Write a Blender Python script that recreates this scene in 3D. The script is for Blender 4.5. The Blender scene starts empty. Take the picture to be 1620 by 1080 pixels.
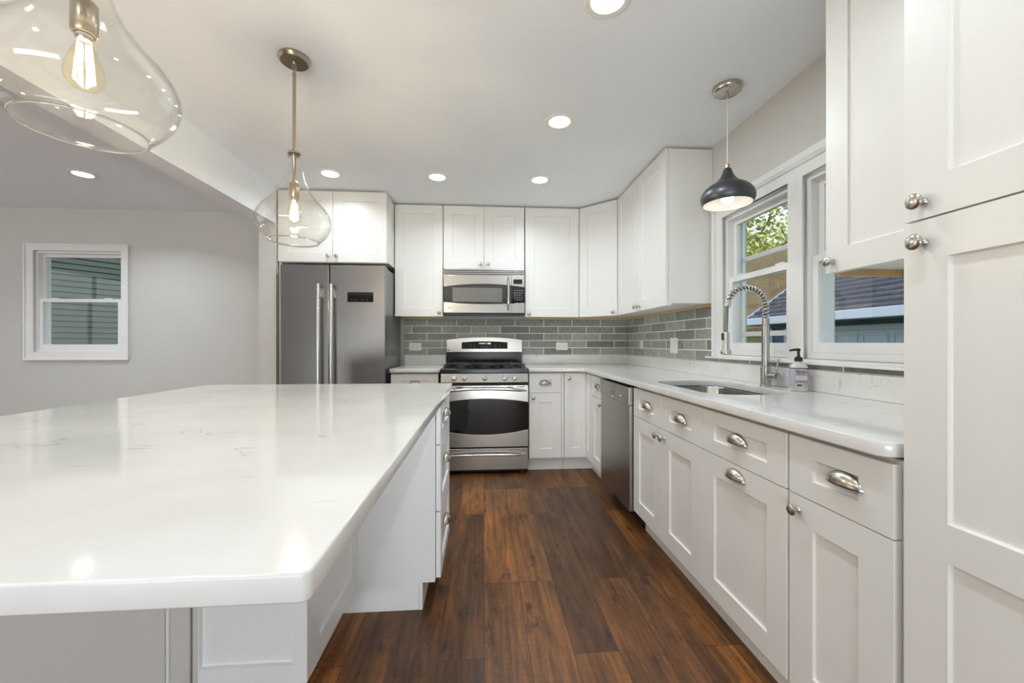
import bpy, bmesh, math, random
from mathutils import Vector, Matrix
random.seed(7)
PI = math.pi
SC = bpy.context.scene
COL = SC.collection

# ------------------------------------------------------------------ camera, sky, sun, exposure
cam_d = bpy.data.cameras.new('camera')
cam = bpy.data.objects.new('camera', cam_d)
COL.objects.link(cam)
cam.location = (0, 0, 1.137)
cam.rotation_euler = (PI / 2, 0, -0.0721)
cam_d.sensor_width = 36.0
cam_d.sensor_fit = 'HORIZONTAL'
cam_d.lens = 635.0 / 1620.0 * 36.0
cam_d.shift_y = 1.9 / 1620.0
cam_d.clip_start = 0.02
cam_d.clip_end = 300
SC.camera = cam

SC.view_settings.view_transform = 'Standard'
SC.view_settings.look = 'None'
SC.view_settings.gamma = 1.0
SC.view_settings.use_curve_mapping = False
SC.view_settings.exposure = 0.40

SKY_STRENGTH = 0.27
SUN_STRENGTH = 3.0
CAN_WATTS = 4.5
DINING_WATTS = 8.0
REAR_WATTS = 84.0
SIDE_WATTS = 24.0
FILAMENT = 560.0

world = bpy.data.worlds.new('sky')
SC.world = world
world.use_nodes = True
wn = world.node_tree
wn.nodes.clear()
wo = wn.nodes.new('ShaderNodeOutputWorld')
wb = wn.nodes.new('ShaderNodeBackground')
ws = wn.nodes.new('ShaderNodeTexSky')
ws.sky_type = 'NISHITA'
ws.sun_disc = False
ws.sun_elevation = math.radians(48)
ws.sun_rotation = math.radians(230)
ws.air_density = 1.0
ws.dust_density = 0.6
wb.inputs['Strength'].default_value = SKY_STRENGTH
wh = wn.nodes.new('ShaderNodeHueSaturation')
wh.inputs['Saturation'].default_value = 0.55
wn.links.new(ws.outputs[0], wh.inputs['Color'])
wn.links.new(wh.outputs[0], wb.inputs['Color'])
wn.links.new(wb.outputs[0], wo.inputs['Surface'])

sun_d = bpy.data.lights.new('sun', 'SUN')
sun_d.energy = SUN_STRENGTH
sun_d.angle = math.radians(1.0)
sun_d.color = (1.0, 0.95, 0.86)
sun = bpy.data.objects.new('sun', sun_d)
sun.rotation_euler = Vector((0.62, 0.42, -0.75)).to_track_quat('-Z', 'Y').to_euler()
sun.location = (-4, -4, 9)
COL.objects.link(sun)



def fill_light(name, loc, rot, sx, sy, watts, spread=180):
    d = bpy.data.lights.new(name, 'AREA')
    d.shape = 'RECTANGLE'
    d.size, d.size_y = sx, sy
    d.energy = watts
    d.color = (0.88, 0.95, 1.0)
    d.spread = math.radians(spread)
    o = bpy.data.objects.new(name, d)
    o.location = loc
    o.rotation_euler = rot
    COL.objects.link(o)


# unseen fill lamps, added behind the camera and far left to brighten the kitchen
# (the rear one leans upwards to throw more of its light on the ceiling)
fill_light('rear_fill_light', (-1.2, -4.2, 0.40), (math.radians(120), 0, 0), 4.2, 0.8, REAR_WATTS, 150)
fill_light('side_fill_light', (-5.985, 1.3, 1.30), (PI / 2, 0, -PI / 2), 3.6, 1.7, SIDE_WATTS)

SC.cycles.max_bounces = 16
SC.cycles.diffuse_bounces = 10
SC.cycles.glossy_bounces = 5
SC.cycles.transmission_bounces = 6
SC.cycles.transparent_max_bounces = 24
SC.cycles.sample_clamp_indirect = 6.0
SC.cycles.caustics_reflective = False
SC.cycles.caustics_refractive = False


# ------------------------------------------------------------------ materials
def srgb(r, g, b):
    f = lambda c: (c / 255 / 12.92) if c / 255 <= 0.04045 else ((c / 255 + 0.055) / 1.055) ** 2.4
    return (f(r), f(g), f(b), 1.0)


def new_mat(name):
    m = bpy.data.materials.new(name)
    m.use_nodes = True
    nt = m.node_tree
    return m, nt, nt.nodes['Principled BSDF'], nt.nodes['Material Output']


def L(nt, a, b):
    nt.links.new(a, b)


def N(nt, kind, **kw):
    n = nt.nodes.new(kind)
    for k, v in kw.items():
        if hasattr(n, k):
            setattr(n, k, v)
        else:
            n.inputs[k].default_value = v
    return n


def ramp(nt, stops):
    n = nt.nodes.new('ShaderNodeValToRGB')
    el = n.color_ramp.elements
    while len(el) > 1:
        el.remove(el[-1])
    el[0].position, el[0].color = stops[0]
    for p, c in stops[1:]:
        e = el.new(p)
        e.color = c
    return n


def mix_rgb(nt, blend='MIX', fac=0.5):
    n = nt.nodes.new('ShaderNodeMix')
    n.data_type = 'RGBA'
    n.blend_type = blend
    n.inputs[0].default_value = fac
    return n  # inputs 6, 7 -> output 2


def plain(name, col, rough=0.5, metal=0.0, coat=0.0, spec=None, noise=0.03, scale=18.0):
    """a paint, plastic or metal with a faint procedural mottling"""
    m, nt, p, out = new_mat(name)
    tc = N(nt, 'ShaderNodeTexCoord')
    nz = N(nt, 'ShaderNodeTexNoise')
    nz.inputs['Scale'].default_value = scale
    nz.inputs['Detail'].default_value = 3
    L(nt, tc.outputs['Object'], nz.inputs['Vector'])
    lo = [max(0, c * (1 - noise)) for c in col[:3]] + [1]
    hi = [min(1, c * (1 + noise)) for c in col[:3]] + [1]
    r = ramp(nt, [(0.3, lo), (0.7, hi)])
    L(nt, nz.outputs['Fac'], r.inputs['Fac'])
    L(nt, r.outputs['Color'], p.inputs['Base Color'])
    p.inputs['Roughness'].default_value = rough
    p.inputs['Metallic'].default_value = metal
    p.inputs['Coat Weight'].default_value = coat
    if spec is not None:
        p.inputs['Specular IOR Level'].default_value = spec
    return m


def emit(name, col, strength):
    m, nt, p, out = new_mat(name)
    p.inputs['Base Color'].default_value = (0.8, 0.8, 0.8, 1)
    p.inputs['Emission Color'].default_value = col
    p.inputs['Emission Strength'].default_value = strength
    return m


def thin_glass(name, tint, refl=1.0, rough=0.0, ior=1.5, edge=None):
    """a thin clear sheet: lets light straight through, mirrors by Fresnel"""
    m, nt, p, out = new_mat(name)
    nt.nodes.remove(p)
    tr = N(nt, 'ShaderNodeBsdfTransparent')
    gl = N(nt, 'ShaderNodeBsdfGlossy')
    gl.inputs['Roughness'].default_value = rough
    fr = N(nt, 'ShaderNodeLayerWeight')
    fr.inputs['Blend'].default_value = 0.5
    pw = N(nt, 'ShaderNodeMath', operation='POWER')
    pw.inputs[1].default_value = 5.0
    L(nt, fr.outputs['Facing'], pw.inputs[0])
    mu = N(nt, 'ShaderNodeMath', operation='MULTIPLY_ADD')
    mu.inputs[1].default_value = 0.8 * refl
    mu.inputs[2].default_value = ((ior - 1) / (ior + 1)) ** 2 * refl
    L(nt, pw.outputs[0], mu.inputs[0])
    mx = N(nt, 'ShaderNodeMixShader')
    L(nt, mu.outputs[0], mx.inputs[0])
    L(nt, tr.outputs[0], mx.inputs[1])
    L(nt, gl.outputs[0], mx.inputs[2])
    L(nt, mx.outputs[0], out.inputs['Surface'])
    if edge is None:
        tr.inputs['Color'].default_value = tint
    else:
        lw = N(nt, 'ShaderNodeLayerWeight')
        lw.inputs['Blend'].default_value = 0.35
        r = ramp(nt, [(0.0, tint), (0.75, tint), (1.0, edge)])
        L(nt, lw.outputs['Facing'], r.inputs['Fac'])
        L(nt, r.outputs['Color'], tr.inputs['Color'])
    return m


def brushed(name, col, rough=0.28, axis='X', amount=0.10):
    """brushed metal: fine streaks along one axis"""
    m, nt, p, out = new_mat(name)
    tc = N(nt, 'ShaderNodeTexCoord')
    mp = N(nt, 'ShaderNodeMapping')
    s = {'X': (3, 260, 260), 'Y': (260, 3, 260), 'Z': (260, 260, 3)}[axis]
    mp.inputs['Scale'].default_value = s
    nz = N(nt, 'ShaderNodeTexNoise')
    nz.inputs['Scale'].default_value = 1.0
    nz.inputs['Detail'].default_value = 2
    L(nt, tc.outputs['Object'], mp.inputs['Vector'])
    L(nt, mp.outputs[0], nz.inputs['Vector'])
    r = ramp(nt, [(0.25, [c * (1 - amount) for c in col[:3]] + [1]), (0.75, [min(1, c * (1 + amount)) for c in col[:3]] + [1])])
    L(nt, nz.outputs['Fac'], r.inputs['Fac'])
    L(nt, r.outputs['Color'], p.inputs['Base Color'])
    mr = N(nt, 'ShaderNodeMapRange')
    mr.inputs['To Min'].default_value = rough * 0.96
    mr.inputs['To Max'].default_value = rough * 1.05
    L(nt, nz.outputs['Fac'], mr.inputs['Value'])
    L(nt, mr.outputs[0], p.inputs['Roughness'])
    p.inputs['Metallic'].default_value = 1.0
    return m


def floor_material():
    m, nt, p, out = new_mat('dark_oak_planks')
    tc = N(nt, 'ShaderNodeTexCoord')
    sep = N(nt, 'ShaderNodeSeparateXYZ')
    L(nt, tc.outputs['Object'], sep.inputs[0])
    com = N(nt, 'ShaderNodeCombineXYZ')
    ad = N(nt, 'ShaderNodeMath', operation='ADD')
    ad.inputs[1].default_value = 10.06
    ad2 = N(nt, 'ShaderNodeMath', operation='ADD')
    ad2.inputs[1].default_value = 10.3
    L(nt, sep.outputs['X'], ad.inputs[0])
    L(nt, sep.outputs['Y'], ad2.inputs[0])
    L(nt, ad2.outputs[0], com.inputs['X'])
    L(nt, ad.outputs[0], com.inputs['Y'])
    br = N(nt, 'ShaderNodeTexBrick')
    br.offset = 0.37
    br.offset_frequency = 3
    br.inputs['Color1'].default_value = (0, 0, 0, 1)
    br.inputs['Color2'].default_value = (1, 1, 1, 1)
    br.inputs['Mortar'].default_value = (0.5, 0.5, 0.5, 1)
    br.inputs['Scale'].default_value = 1.0
    br.inputs['Mortar Size'].default_value = 0.0016
    br.inputs['Mortar Smooth'].default_value = 0.3
    br.inputs['Brick Width'].default_value = 1.22
    br.inputs['Row Height'].default_value = 0.165
    L(nt, com.outputs[0], br.inputs['Vector'])
    # per plank random shifts the grain
    rnd = N(nt, 'ShaderNodeSeparateColor')
    L(nt, br.outputs['Color'], rnd.inputs[0])
    wmul = N(nt, 'ShaderNodeMath', operation='MULTIPLY')
    wmul.inputs[1].default_value = 37.0
    L(nt, rnd.outputs[0], wmul.inputs[0])
    mp = N(nt, 'ShaderNodeMapping')
    mp.inputs['Scale'].default_value = (44.0, 2.6, 1.0)
    L(nt, tc.outputs['Object'], mp.inputs['Vector'])
    nz = N(nt, 'ShaderNodeTexNoise')
    nz.noise_dimensions = '4D'
    nz.inputs['Scale'].default_value = 1.0
    nz.inputs['Detail'].default_value = 7
    nz.inputs['Roughness'].default_value = 0.72
    nz.inputs['Distortion'].default_value = 0.6
    L(nt, mp.outputs[0], nz.inputs['Vector'])
    L(nt, wmul.outputs[0], nz.inputs['W'])
    # broad cloudy variation along the plank
    mp2 = N(nt, 'ShaderNodeMapping')
    mp2.inputs['Scale'].default_value = (7.0, 1.7, 1.0)
    L(nt, tc.outputs['Object'], mp2.inputs['Vector'])
    nz2 = N(nt, 'ShaderNodeTexNoise')
    nz2.noise_dimensions = '4D'
    nz2.inputs['Scale'].default_value = 1.3
    nz2.inputs['Detail'].default_value = 4
    L(nt, mp2.outputs[0], nz2.inputs['Vector'])
    L(nt, wmul.outputs[0], nz2.inputs['W'])
    # cross saw marks
    mp3 = N(nt, 'ShaderNodeMapping')
    mp3.inputs['Scale'].default_value = (14.0, 75.0, 1.0)
    L(nt, tc.outputs['Object'], mp3.inputs['Vector'])
    nz3 = N(nt, 'ShaderNodeTexNoise')
    nz3.inputs['Scale'].default_value = 1.0
    nz3.inputs['Detail'].default_value = 3
    L(nt, mp3.outputs[0], nz3.inputs['Vector'])
    grain = ramp(nt, [(0.28, srgb(66, 44, 26)), (0.45, srgb(106, 72, 40)), (0.6, srgb(136, 94, 52)), (0.78, srgb(168, 122, 72))])
    L(nt, nz.outputs['Fac'], grain.inputs['Fac'])
    cloud = ramp(nt, [(0.3, srgb(150, 138, 132)), (0.52, srgb(205, 200, 195)), (0.75, srgb(255, 240, 220))])
    L(nt, nz2.outputs['Fac'], cloud.inputs['Fac'])
    m1 = mix_rgb(nt, 'MULTIPLY', 1.0)
    L(nt, grain.outputs[0], m1.inputs[6])
    L(nt, cloud.outputs[0], m1.inputs[7])
    tone = ramp(nt, [(0.0, srgb(150, 146, 146)), (0.3, srgb(196, 186, 178)), (0.6, srgb(226, 216, 200)), (1.0, srgb(255, 244, 222))])
    L(nt, rnd.outputs[0], tone.inputs['Fac'])
    m2 = mix_rgb(nt, 'MULTIPLY', 1.0)
    L(nt, m1.outputs[2], m2.inputs[6])
    L(nt, tone.outputs[0], m2.inputs[7])
    saw = ramp(nt, [(0.35, srgb(200, 195, 190)), (0.6, (1, 1, 1, 1))])
    L(nt, nz3.outputs['Fac'], saw.inputs['Fac'])
    m3 = mix_rgb(nt, 'MULTIPLY', 0.3)
    L(nt, m2.outputs[2], m3.inputs[6])
    L(nt, saw.outputs[0], m3.inputs[7])
    # dark knots and smudges
    mp4 = N(nt, 'ShaderNodeMapping')
    mp4.inputs['Scale'].default_value = (16.0, 5.5, 1.0)
    L(nt, tc.outputs['Object'], mp4.inputs['Vector'])
    nz4 = N(nt, 'ShaderNodeTexNoise')
    nz4.noise_dimensions = '4D'
    nz4.inputs['Scale'].default_value = 1.0
    nz4.inputs['Detail'].default_value = 8
    nz4.inputs['Roughness'].default_value = 0.7
    L(nt, mp4.outputs[0], nz4.inputs['Vector'])
    L(nt, wmul.outputs[0], nz4.inputs['W'])
    kn = ramp(nt, [(0.54, (1, 1, 1, 1)), (0.66, srgb(128, 116, 106))])
    L(nt, nz4.outputs['Fac'], kn.inputs['Fac'])
    m5 = mix_rgb(nt, 'MULTIPLY', 1.0)
    L(nt, m3.outputs[2], m5.inputs[6])
    L(nt, kn.outputs[0], m5.inputs[7])
    m3 = m5
    m4 = mix_rgb(nt, 'MIX', 0.0)
    m4.inputs[7].default_value = srgb(38, 24, 17)
    L(nt, br.outputs['Fac'], m4.inputs[0])
    L(nt, m3.outputs[2], m4.inputs[6])
    br2 = N(nt, 'ShaderNodeHueSaturation')
    br2.inputs['Value'].default_value = 2.25
    br2.inputs['Saturation'].default_value = 1.0
    L(nt, m4.outputs[2], br2.inputs['Color'])
    L(nt, br2.outputs[0], p.inputs['Base Color'])
    mr = N(nt, 'ShaderNodeMapRange')
    mr.inputs['To Min'].default_value = 0.34
    mr.inputs['To Max'].default_value = 0.52
    L(nt, nz.outputs['Fac'], mr.inputs['Value'])
    L(nt, mr.outputs[0], p.inputs['Roughness'])
    bp = N(nt, 'ShaderNodeBump')
    bp.inputs['Strength'].default_value = 0.12
    bp.inputs['Distance'].default_value = 0.002
    L(nt, nz.outputs['Fac'], bp.inputs['Height'])
    L(nt, bp.outputs[0], p.inputs['Normal'])
    return m


def tile_material(name, axis, off_u):
    """grey-green glazed brick tile; axis is the object axis that runs along the wall"""
    m, nt, p, out = new_mat(name)
    tc = N(nt, 'ShaderNodeTexCoord')
    sep = N(nt, 'ShaderNodeSeparateXYZ')
    L(nt, tc.outputs['Object'], sep.inputs[0])
    au = N(nt, 'ShaderNodeMath', operation='ADD')
    au.inputs[1].default_value = off_u
    L(nt, sep.outputs[axis], au.inputs[0])
    av = N(nt, 'ShaderNodeMath', operation='ADD')
    av.inputs[1].default_value = 0.0735 * 20 - 1.012
    L(nt, sep.outputs['Z'], av.inputs[0])
    com = N(nt, 'ShaderNodeCombineXYZ')
    L(nt, au.outputs[0], com.inputs['X'])
    L(nt, av.outputs[0], com.inputs['Y'])
    br = N(nt, 'ShaderNodeTexBrick')
    br.offset = 0.5
    br.offset_frequency = 2
    br.inputs['Color1'].default_value = (0, 0, 0, 1)
    br.inputs['Color2'].default_value = (1, 1, 1, 1)
    br.inputs['Scale'].default_value = 1.0
    br.inputs['Mortar Size'].default_value = 0.0040
    br.inputs['Mortar Smooth'].default_value = 0.35
    br.inputs['Brick Width'].default_value = 0.298
    br.inputs['Row Height'].default_value = 0.0735
    L(nt, com.outputs[0], br.inputs['Vector'])
    tone = ramp(nt, [(0.0, srgb(130, 134, 126)), (0.3, srgb(150, 154, 145)), (0.7, srgb(168, 171, 161)), (1.0, srgb(188, 190, 179))])
    L(nt, br.outputs['Color'], tone.inputs['Fac'])
    nz = N(nt, 'ShaderNodeTexNoise')
    nz.inputs['Scale'].default_value = 26
    nz.inputs['Detail'].default_value = 5
    L(nt, tc.outputs['Object'], nz.inputs['Vector'])
    mot = ramp(nt, [(0.3, srgb(222, 224, 222)), (0.7, (1, 1, 1, 1))])
    L(nt, nz.outputs['Fac'], mot.inputs['Fac'])
    m1 = mix_rgb(nt, 'MULTIPLY', 1.0)
    L(nt, tone.outputs[0], m1.inputs[6])
    L(nt, mot.outputs[0], m1.inputs[7])
    m2 = mix_rgb(nt, 'MIX', 0.0)
    m2.inputs[7].default_value = srgb(238, 236, 229)
    L(nt, br.outputs['Fac'], m2.inputs[0])
    L(nt, m1.outputs[2], m2.inputs[6])
    L(nt, m2.outputs[2], p.inputs['Base Color'])
    rr = N(nt, 'ShaderNodeMapRange')
    rr.inputs['To Min'].default_value = 0.16
    rr.inputs['To Max'].default_value = 0.7
    L(nt, br.outputs['Fac'], rr.inputs['Value'])
    L(nt, rr.outputs[0], p.inputs['Roughness'])
    nz2 = N(nt, 'ShaderNodeTexNoise')
    nz2.inputs['Scale'].default_value = 13
    nz2.inputs['Detail'].default_value = 3
    L(nt, tc.outputs['Object'], nz2.inputs['Vector'])
    hs = N(nt, 'ShaderNodeMath', operation='SUBTRACT')
    L(nt, nz2.outputs['Fac'], hs.inputs[0])
    L(nt, br.outputs['Fac'], hs.inputs[1])
    bp = N(nt, 'ShaderNodeBump')
    bp.inputs['Strength'].default_value = 0.35
    bp.inputs['Distance'].default_value = 0.0035
    L(nt, hs.outputs[0], bp.inputs['Height'])
    L(nt, bp.outputs[0], p.inputs['Normal'])
    return m


def quartz_material():
    m, nt, p, out = new_mat('white_quartz')
    tc = N(nt, 'ShaderNodeTexCoord')
    nz = N(nt, 'ShaderNodeTexNoise')
    nz.inputs['Scale'].default_value = 5.0
    nz.inputs['Detail'].default_value = 5
    L(nt, tc.outputs['Object'], nz.inputs['Vector'])
    base = ramp(nt, [(0.3, srgb(219, 217, 213)), (0.7, srgb(228, 227, 224))])
    L(nt, nz.outputs['Fac'], base.inputs['Fac'])
    # thin broken grey veins
    mp = N(nt, 'ShaderNodeMapping')
    mp.inputs['Rotation'].default_value = (0, 0, 0.9)
    mp.inputs['Scale'].default_value = (1.0, 2.4, 1.6)
    L(nt, tc.outputs['Object'], mp.inputs['Vector'])
    n1 = N(nt, 'ShaderNodeTexNoise')
    n1.inputs['Scale'].default_value = 3.2
    n1.inputs['Detail'].default_value = 6
    n1.inputs['Distortion'].default_value = 1.2
    L(nt, mp.outputs[0], n1.inputs['Vector'])
    line = ramp(nt, [(0.488, (0, 0, 0, 1)), (0.5, (1, 1, 1, 1)), (0.512, (0, 0, 0, 1))])
    L(nt, n1.outputs['Fac'], line.inputs['Fac'])
    n2 = N(nt, 'ShaderNodeTexNoise')
    n2.inputs['Scale'].default_value = 7.0
    n2.inputs['Detail'].default_value = 3
    L(nt, tc.outputs['Object'], n2.inputs['Vector'])
    gate = ramp(nt, [(0.545, (0, 0, 0, 1)), (0.67, (1, 1, 1, 1))])
    L(nt, n2.outputs['Fac'], gate.inputs['Fac'])
    mu = N(nt, 'ShaderNodeMath', operation='MULTIPLY')
    L(nt, line.outputs[0], mu.inputs[0])
    L(nt, gate.outputs[0], mu.inputs[1])
    mx = mix_rgb(nt, 'MIX', 0.0)
    mx.inputs[7].default_value = srgb(158, 154, 148)
    mu2 = N(nt, 'ShaderNodeMath', operation='MULTIPLY')
    mu2.inputs[1].default_value = 0.6
    L(nt, mu.outputs[0], mu2.inputs[0])
    L(nt, mu2.outputs[0], mx.inputs[0])
    L(nt, base.outputs[0], mx.inputs[6])
    L(nt, mx.outputs[2], p.inputs['Base Color'])
    p.inputs['Roughness'].default_value = 0.09
    return m


def leaf_material(name, c1, c2, c3):
    m, nt, p, out = new_mat(name)
    tc = N(nt, 'ShaderNodeTexCoord')
    nz = N(nt, 'ShaderNodeTexNoise')
    nz.inputs['Scale'].default_value = 1.4
    nz.inputs['Detail'].default_value = 6
    L(nt, tc.outputs['Object'], nz.inputs['Vector'])
    r = ramp(nt, [(0.3, c1), (0.5, c2), (0.7, c3)])
    L(nt, nz.outputs['Fac'], r.inputs['Fac'])
    L(nt, r.outputs[0], p.inputs['Base Color'])
    p.inputs['Roughness'].default_value = 0.6
    return m


def shingle_material(name, c_lo, c_hi, row, width, vscale):
    """shingle courses: rows stacked along object Z (stretched by the roof pitch)"""
    m, nt, p, out = new_mat(name)
    tc = N(nt, 'ShaderNodeTexCoord')
    sep = N(nt, 'ShaderNodeSeparateXYZ')
    L(nt, tc.outputs['Object'], sep.inputs[0])
    com = N(nt, 'ShaderNodeCombineXYZ')
    mu = N(nt, 'ShaderNodeMath', operation='MULTIPLY')
    mu.inputs[1].default_value = vscale
    L(nt, sep.outputs['Z'], mu.inputs[0])
    L(nt, sep.outputs['Y'], com.inputs['X'])
    L(nt, mu.outputs[0], com.inputs['Y'])
    br = N(nt, 'ShaderNodeTexBrick')
    br.inputs['Scale'].default_value = 1.0
    br.inputs['Color1'].default_value = c_lo
    br.inputs['Color2'].default_value = c_hi
    br.inputs['Mortar'].default_value = [c * 0.3 for c in c_lo[:3]] + [1]
    br.inputs['Mortar Size'].default_value = 0.012
    br.inputs['Brick Width'].default_value = width
    br.inputs['Row Height'].default_value = row
    L(nt, com.outputs[0], br.inputs['Vector'])
    nz = N(nt, 'ShaderNodeTexNoise')
    nz.inputs['Scale'].default_value = 9
    nz.inputs['Detail'].default_value = 6
    L(nt, tc.outputs['Object'], nz.inputs['Vector'])
    mot = ramp(nt, [(0.3, (0.55, 0.55, 0.55, 1)), (0.7, (1, 1, 1, 1))])
    L(nt, nz.outputs['Fac'], mot.inputs['Fac'])
    mx = mix_rgb(nt, 'MULTIPLY', 1.0)
    L(nt, br.outputs['Color'], mx.inputs[6])
    L(nt, mot.outputs[0], mx.inputs[7])
    L(nt, mx.outputs[2], p.inputs['Base Color'])
    p.inputs['Roughness'].default_value = 0.85
    return m


M = {}
M['cab'] = plain('white_cabinet_paint', srgb(229, 227, 222), 0.34, noise=0.008, scale=6)
M['island'] = plain('lightened_cabinet_white', srgb(238, 240, 240), 0.32, noise=0.008, scale=6)  # same white as the cabinets, lightened to stand in for brighter light
M['wall'] = plain('light_grey_wall_paint', srgb(205, 202, 196), 0.6, noise=0.012, scale=4)
M['ceil'] = plain('white_ceiling_paint', srgb(240, 243, 247), 0.7, noise=0.01, scale=3)
M['trim'] = plain('white_trim_paint', srgb(232, 231, 228), 0.35, noise=0.01, scale=5)
M['vinyl'] = plain('white_window_vinyl', srgb(232, 232, 230), 0.3, noise=0.01, scale=5)
M['wood_raw'] = plain('raw_plywood', srgb(198, 172, 130), 0.6, noise=0.12, scale=14)
M['floor'] = floor_material()
M['quartz'] = quartz_material()
M['tile_x'] = tile_material('grey_green_tile', 'X', 0.566 + 0.298 * 20 + 0.149)
M['tile_y'] = tile_material('grey_green_tile_side', 'Y', 0.298 * 20 + 0.05)
M['steel_x'] = brushed('brushed_steel_horizontal', srgb(188, 184, 178), 0.26, 'X')
M['steel_z'] = brushed('brushed_steel_vertical', srgb(150, 147, 144), 0.3, 'Z', 0.05)
M['steel_dark'] = brushed('dark_brushed_steel', srgb(160, 156, 150), 0.3, 'Z', 0.02)
M['steel_side'] = plain('grey_appliance_side', srgb(128, 128, 126), 0.35, 0.6, noise=0.02)
M['handle'] = brushed('polished_handle_steel', srgb(214, 212, 208), 0.2, 'Z', 0.04)
M['nickel'] = brushed('satin_nickel', srgb(194, 188, 178), 0.24, 'X', 0.05)
M['fixture'] = brushed('aged_nickel_fixture', srgb(178, 164, 144), 0.3, 'Z', 0.06)
M['chrome'] = plain('chrome', srgb(215, 215, 214), 0.1, 1.0, noise=0.02)
M['faucet'] = brushed('brushed_faucet_nickel', srgb(196, 192, 186), 0.26, 'Z', 0.06)
M['sink'] = brushed('sink_steel', srgb(190, 188, 184), 0.3, 'Z', 0.08)
M['black_glass'] = plain('black_glass', srgb(14, 14, 15), 0.06, coat=0.5, noise=0.02)
M['micro_glass'] = plain('smoked_oven_glass', srgb(58, 56, 53), 0.1, coat=0.3, noise=0.03)
M['micro_screen'] = plain('grey_mesh_screen', srgb(112, 108, 102), 0.3, noise=0.08, scale=60)
M['black'] = plain('black_enamel', srgb(17, 17, 18), 0.25, noise=0.05)
M['iron'] = plain('cast_iron', srgb(26, 26, 27), 0.5, noise=0.1, scale=60)
M['black_plastic'] = plain('black_plastic', srgb(22, 22, 24), 0.35, noise=0.04)
M['dark_gap'] = plain('dark_recess', srgb(30, 30, 31), 0.6, noise=0.05)
M['white_plastic'] = plain('white_plastic', srgb(236, 234, 228), 0.35, noise=0.01)
M['slot'] = plain('dark_slot', srgb(90, 88, 84), 0.6, noise=0.02)
M['grey_print'] = plain('grey_print', srgb(150, 150, 150), 0.5, noise=0.02)
M['glass'] = thin_glass('clear_pendant_glass', (0.994, 0.990, 0.978, 1), 1.1, 0.0, 1.45, edge=(0.93, 0.89, 0.80, 1))
M['lip'], _nt, _p, _o = new_mat('clear_glass_lip')
_p.inputs['Base Color'].default_value = (1.0, 0.96, 0.88, 1)
_p.inputs['Roughness'].default_value = 0.03
_p.inputs['IOR'].default_value = 1.45
_p.inputs['Transmission Weight'].default_value = 1.0
M['bulb_glass'] = thin_glass('amber_bulb_glass', (1.0, 0.96, 0.84, 1), 0.6, 0.0, 1.4, edge=(1.0, 0.78, 0.40, 1))
M['pane'] = thin_glass('window_glass', (0.95, 0.97, 0.96, 1), 0.9)
M['filament'] = emit('glowing_filament', (1.0, 0.85, 0.64, 1), FILAMENT)
M['lens'] = emit('lit_lens', (1.0, 0.97, 0.92, 1), 6.0)
M['globe'] = emit('lit_globe', (1.0, 0.96, 0.92, 1), 3.4)
M['shade_out'] = plain('gunmetal_shade', srgb(88, 90, 94), 0.36, 0.8, noise=0.04)
M['shade_in'] = plain('white_shade_lining', srgb(238, 236, 230), 0.5, noise=0.01)
M['cord'] = plain('white_cord', srgb(222, 220, 214), 0.5, noise=0.01)
M['amber_led'] = emit('amber_display', (1.0, 0.35, 0.05, 1), 0.25)
M['blue_led'] = emit('pale_display', (0.55, 0.8, 0.85, 1), 0.45)
M['soap'] = plain('pale_liquid_soap', srgb(206, 208, 196), 0.15, coat=0.4, noise=0.03)
M['soap_clear'] = plain('clear_plastic_top', srgb(188, 200, 216), 0.12, coat=0.4, noise=0.04)
M['label'] = plain('lilac_label', srgb(186, 180, 192), 0.5, noise=0.04)
M['label_white'] = plain('label_white', srgb(226, 220, 214), 0.5, noise=0.02)
M['label_mauve'] = plain('label_mauve', srgb(158, 142, 150), 0.5, noise=0.06)
M['label_ink'] = plain('label_ink', srgb(62, 38, 44), 0.5, noise=0.04)
M['siding_green'] = plain('sage_siding', srgb(118, 128, 112), 0.7, noise=0.06, scale=5)
M['siding_navy'] = plain('navy_siding', srgb(70, 84, 116), 0.7, noise=0.05, scale=5)
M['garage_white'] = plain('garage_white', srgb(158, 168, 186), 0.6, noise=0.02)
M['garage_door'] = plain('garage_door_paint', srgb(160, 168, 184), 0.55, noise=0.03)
M['roof_dark'] = shingle_material('slate_shingles', srgb(62, 66, 82), srgb(84, 82, 88), 0.118, 0.9, 1.0)
M['roof_brown'] = shingle_material('brown_shingles', srgb(92, 76, 42), srgb(118, 98, 56), 0.16, 0.33, 1.5)
M['house_tan'] = plain('tan_house_wall', srgb(150, 130, 100), 0.8, noise=0.06)
M['lawn'] = leaf_material('lawn_grass', srgb(70, 88, 42), srgb(96, 112, 56), srgb(120, 130, 70))
M['bark'] = plain('tree_bark', srgb(104, 88, 70), 0.85, noise=0.2, scale=12)
M['leaf'] = leaf_material('spring_leaves', srgb(120, 132, 52), srgb(156, 164, 72), srgb(196, 196, 110))
M['leaf_dark'] = leaf_material('shrub_leaves', srgb(62, 80, 38), srgb(92, 110, 52), srgb(126, 136, 72))


# ------------------------------------------------------------------ mesh helpers
def mesh_from(verts, faces, smooth=None, mats=None, fmat=None, recalc=True):
    me = bpy.data.meshes.new('mesh')
    me.from_pydata([tuple(v) for v in verts], [], faces)
    if recalc:
        bm = bmesh.new()
        bm.from_mesh(me)
        bmesh.ops.recalc_face_normals(bm, faces=bm.faces)
        bm.to_mesh(me)
        bm.free()
    if fmat:
        for p, k in zip(me.polygons, fmat):
            p.material_index = k
    if smooth is not None:
        for p in me.polygons:
            p.use_smooth = True
        me.set_sharp_from_angle(angle=math.radians(smooth))
    return me


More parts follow.
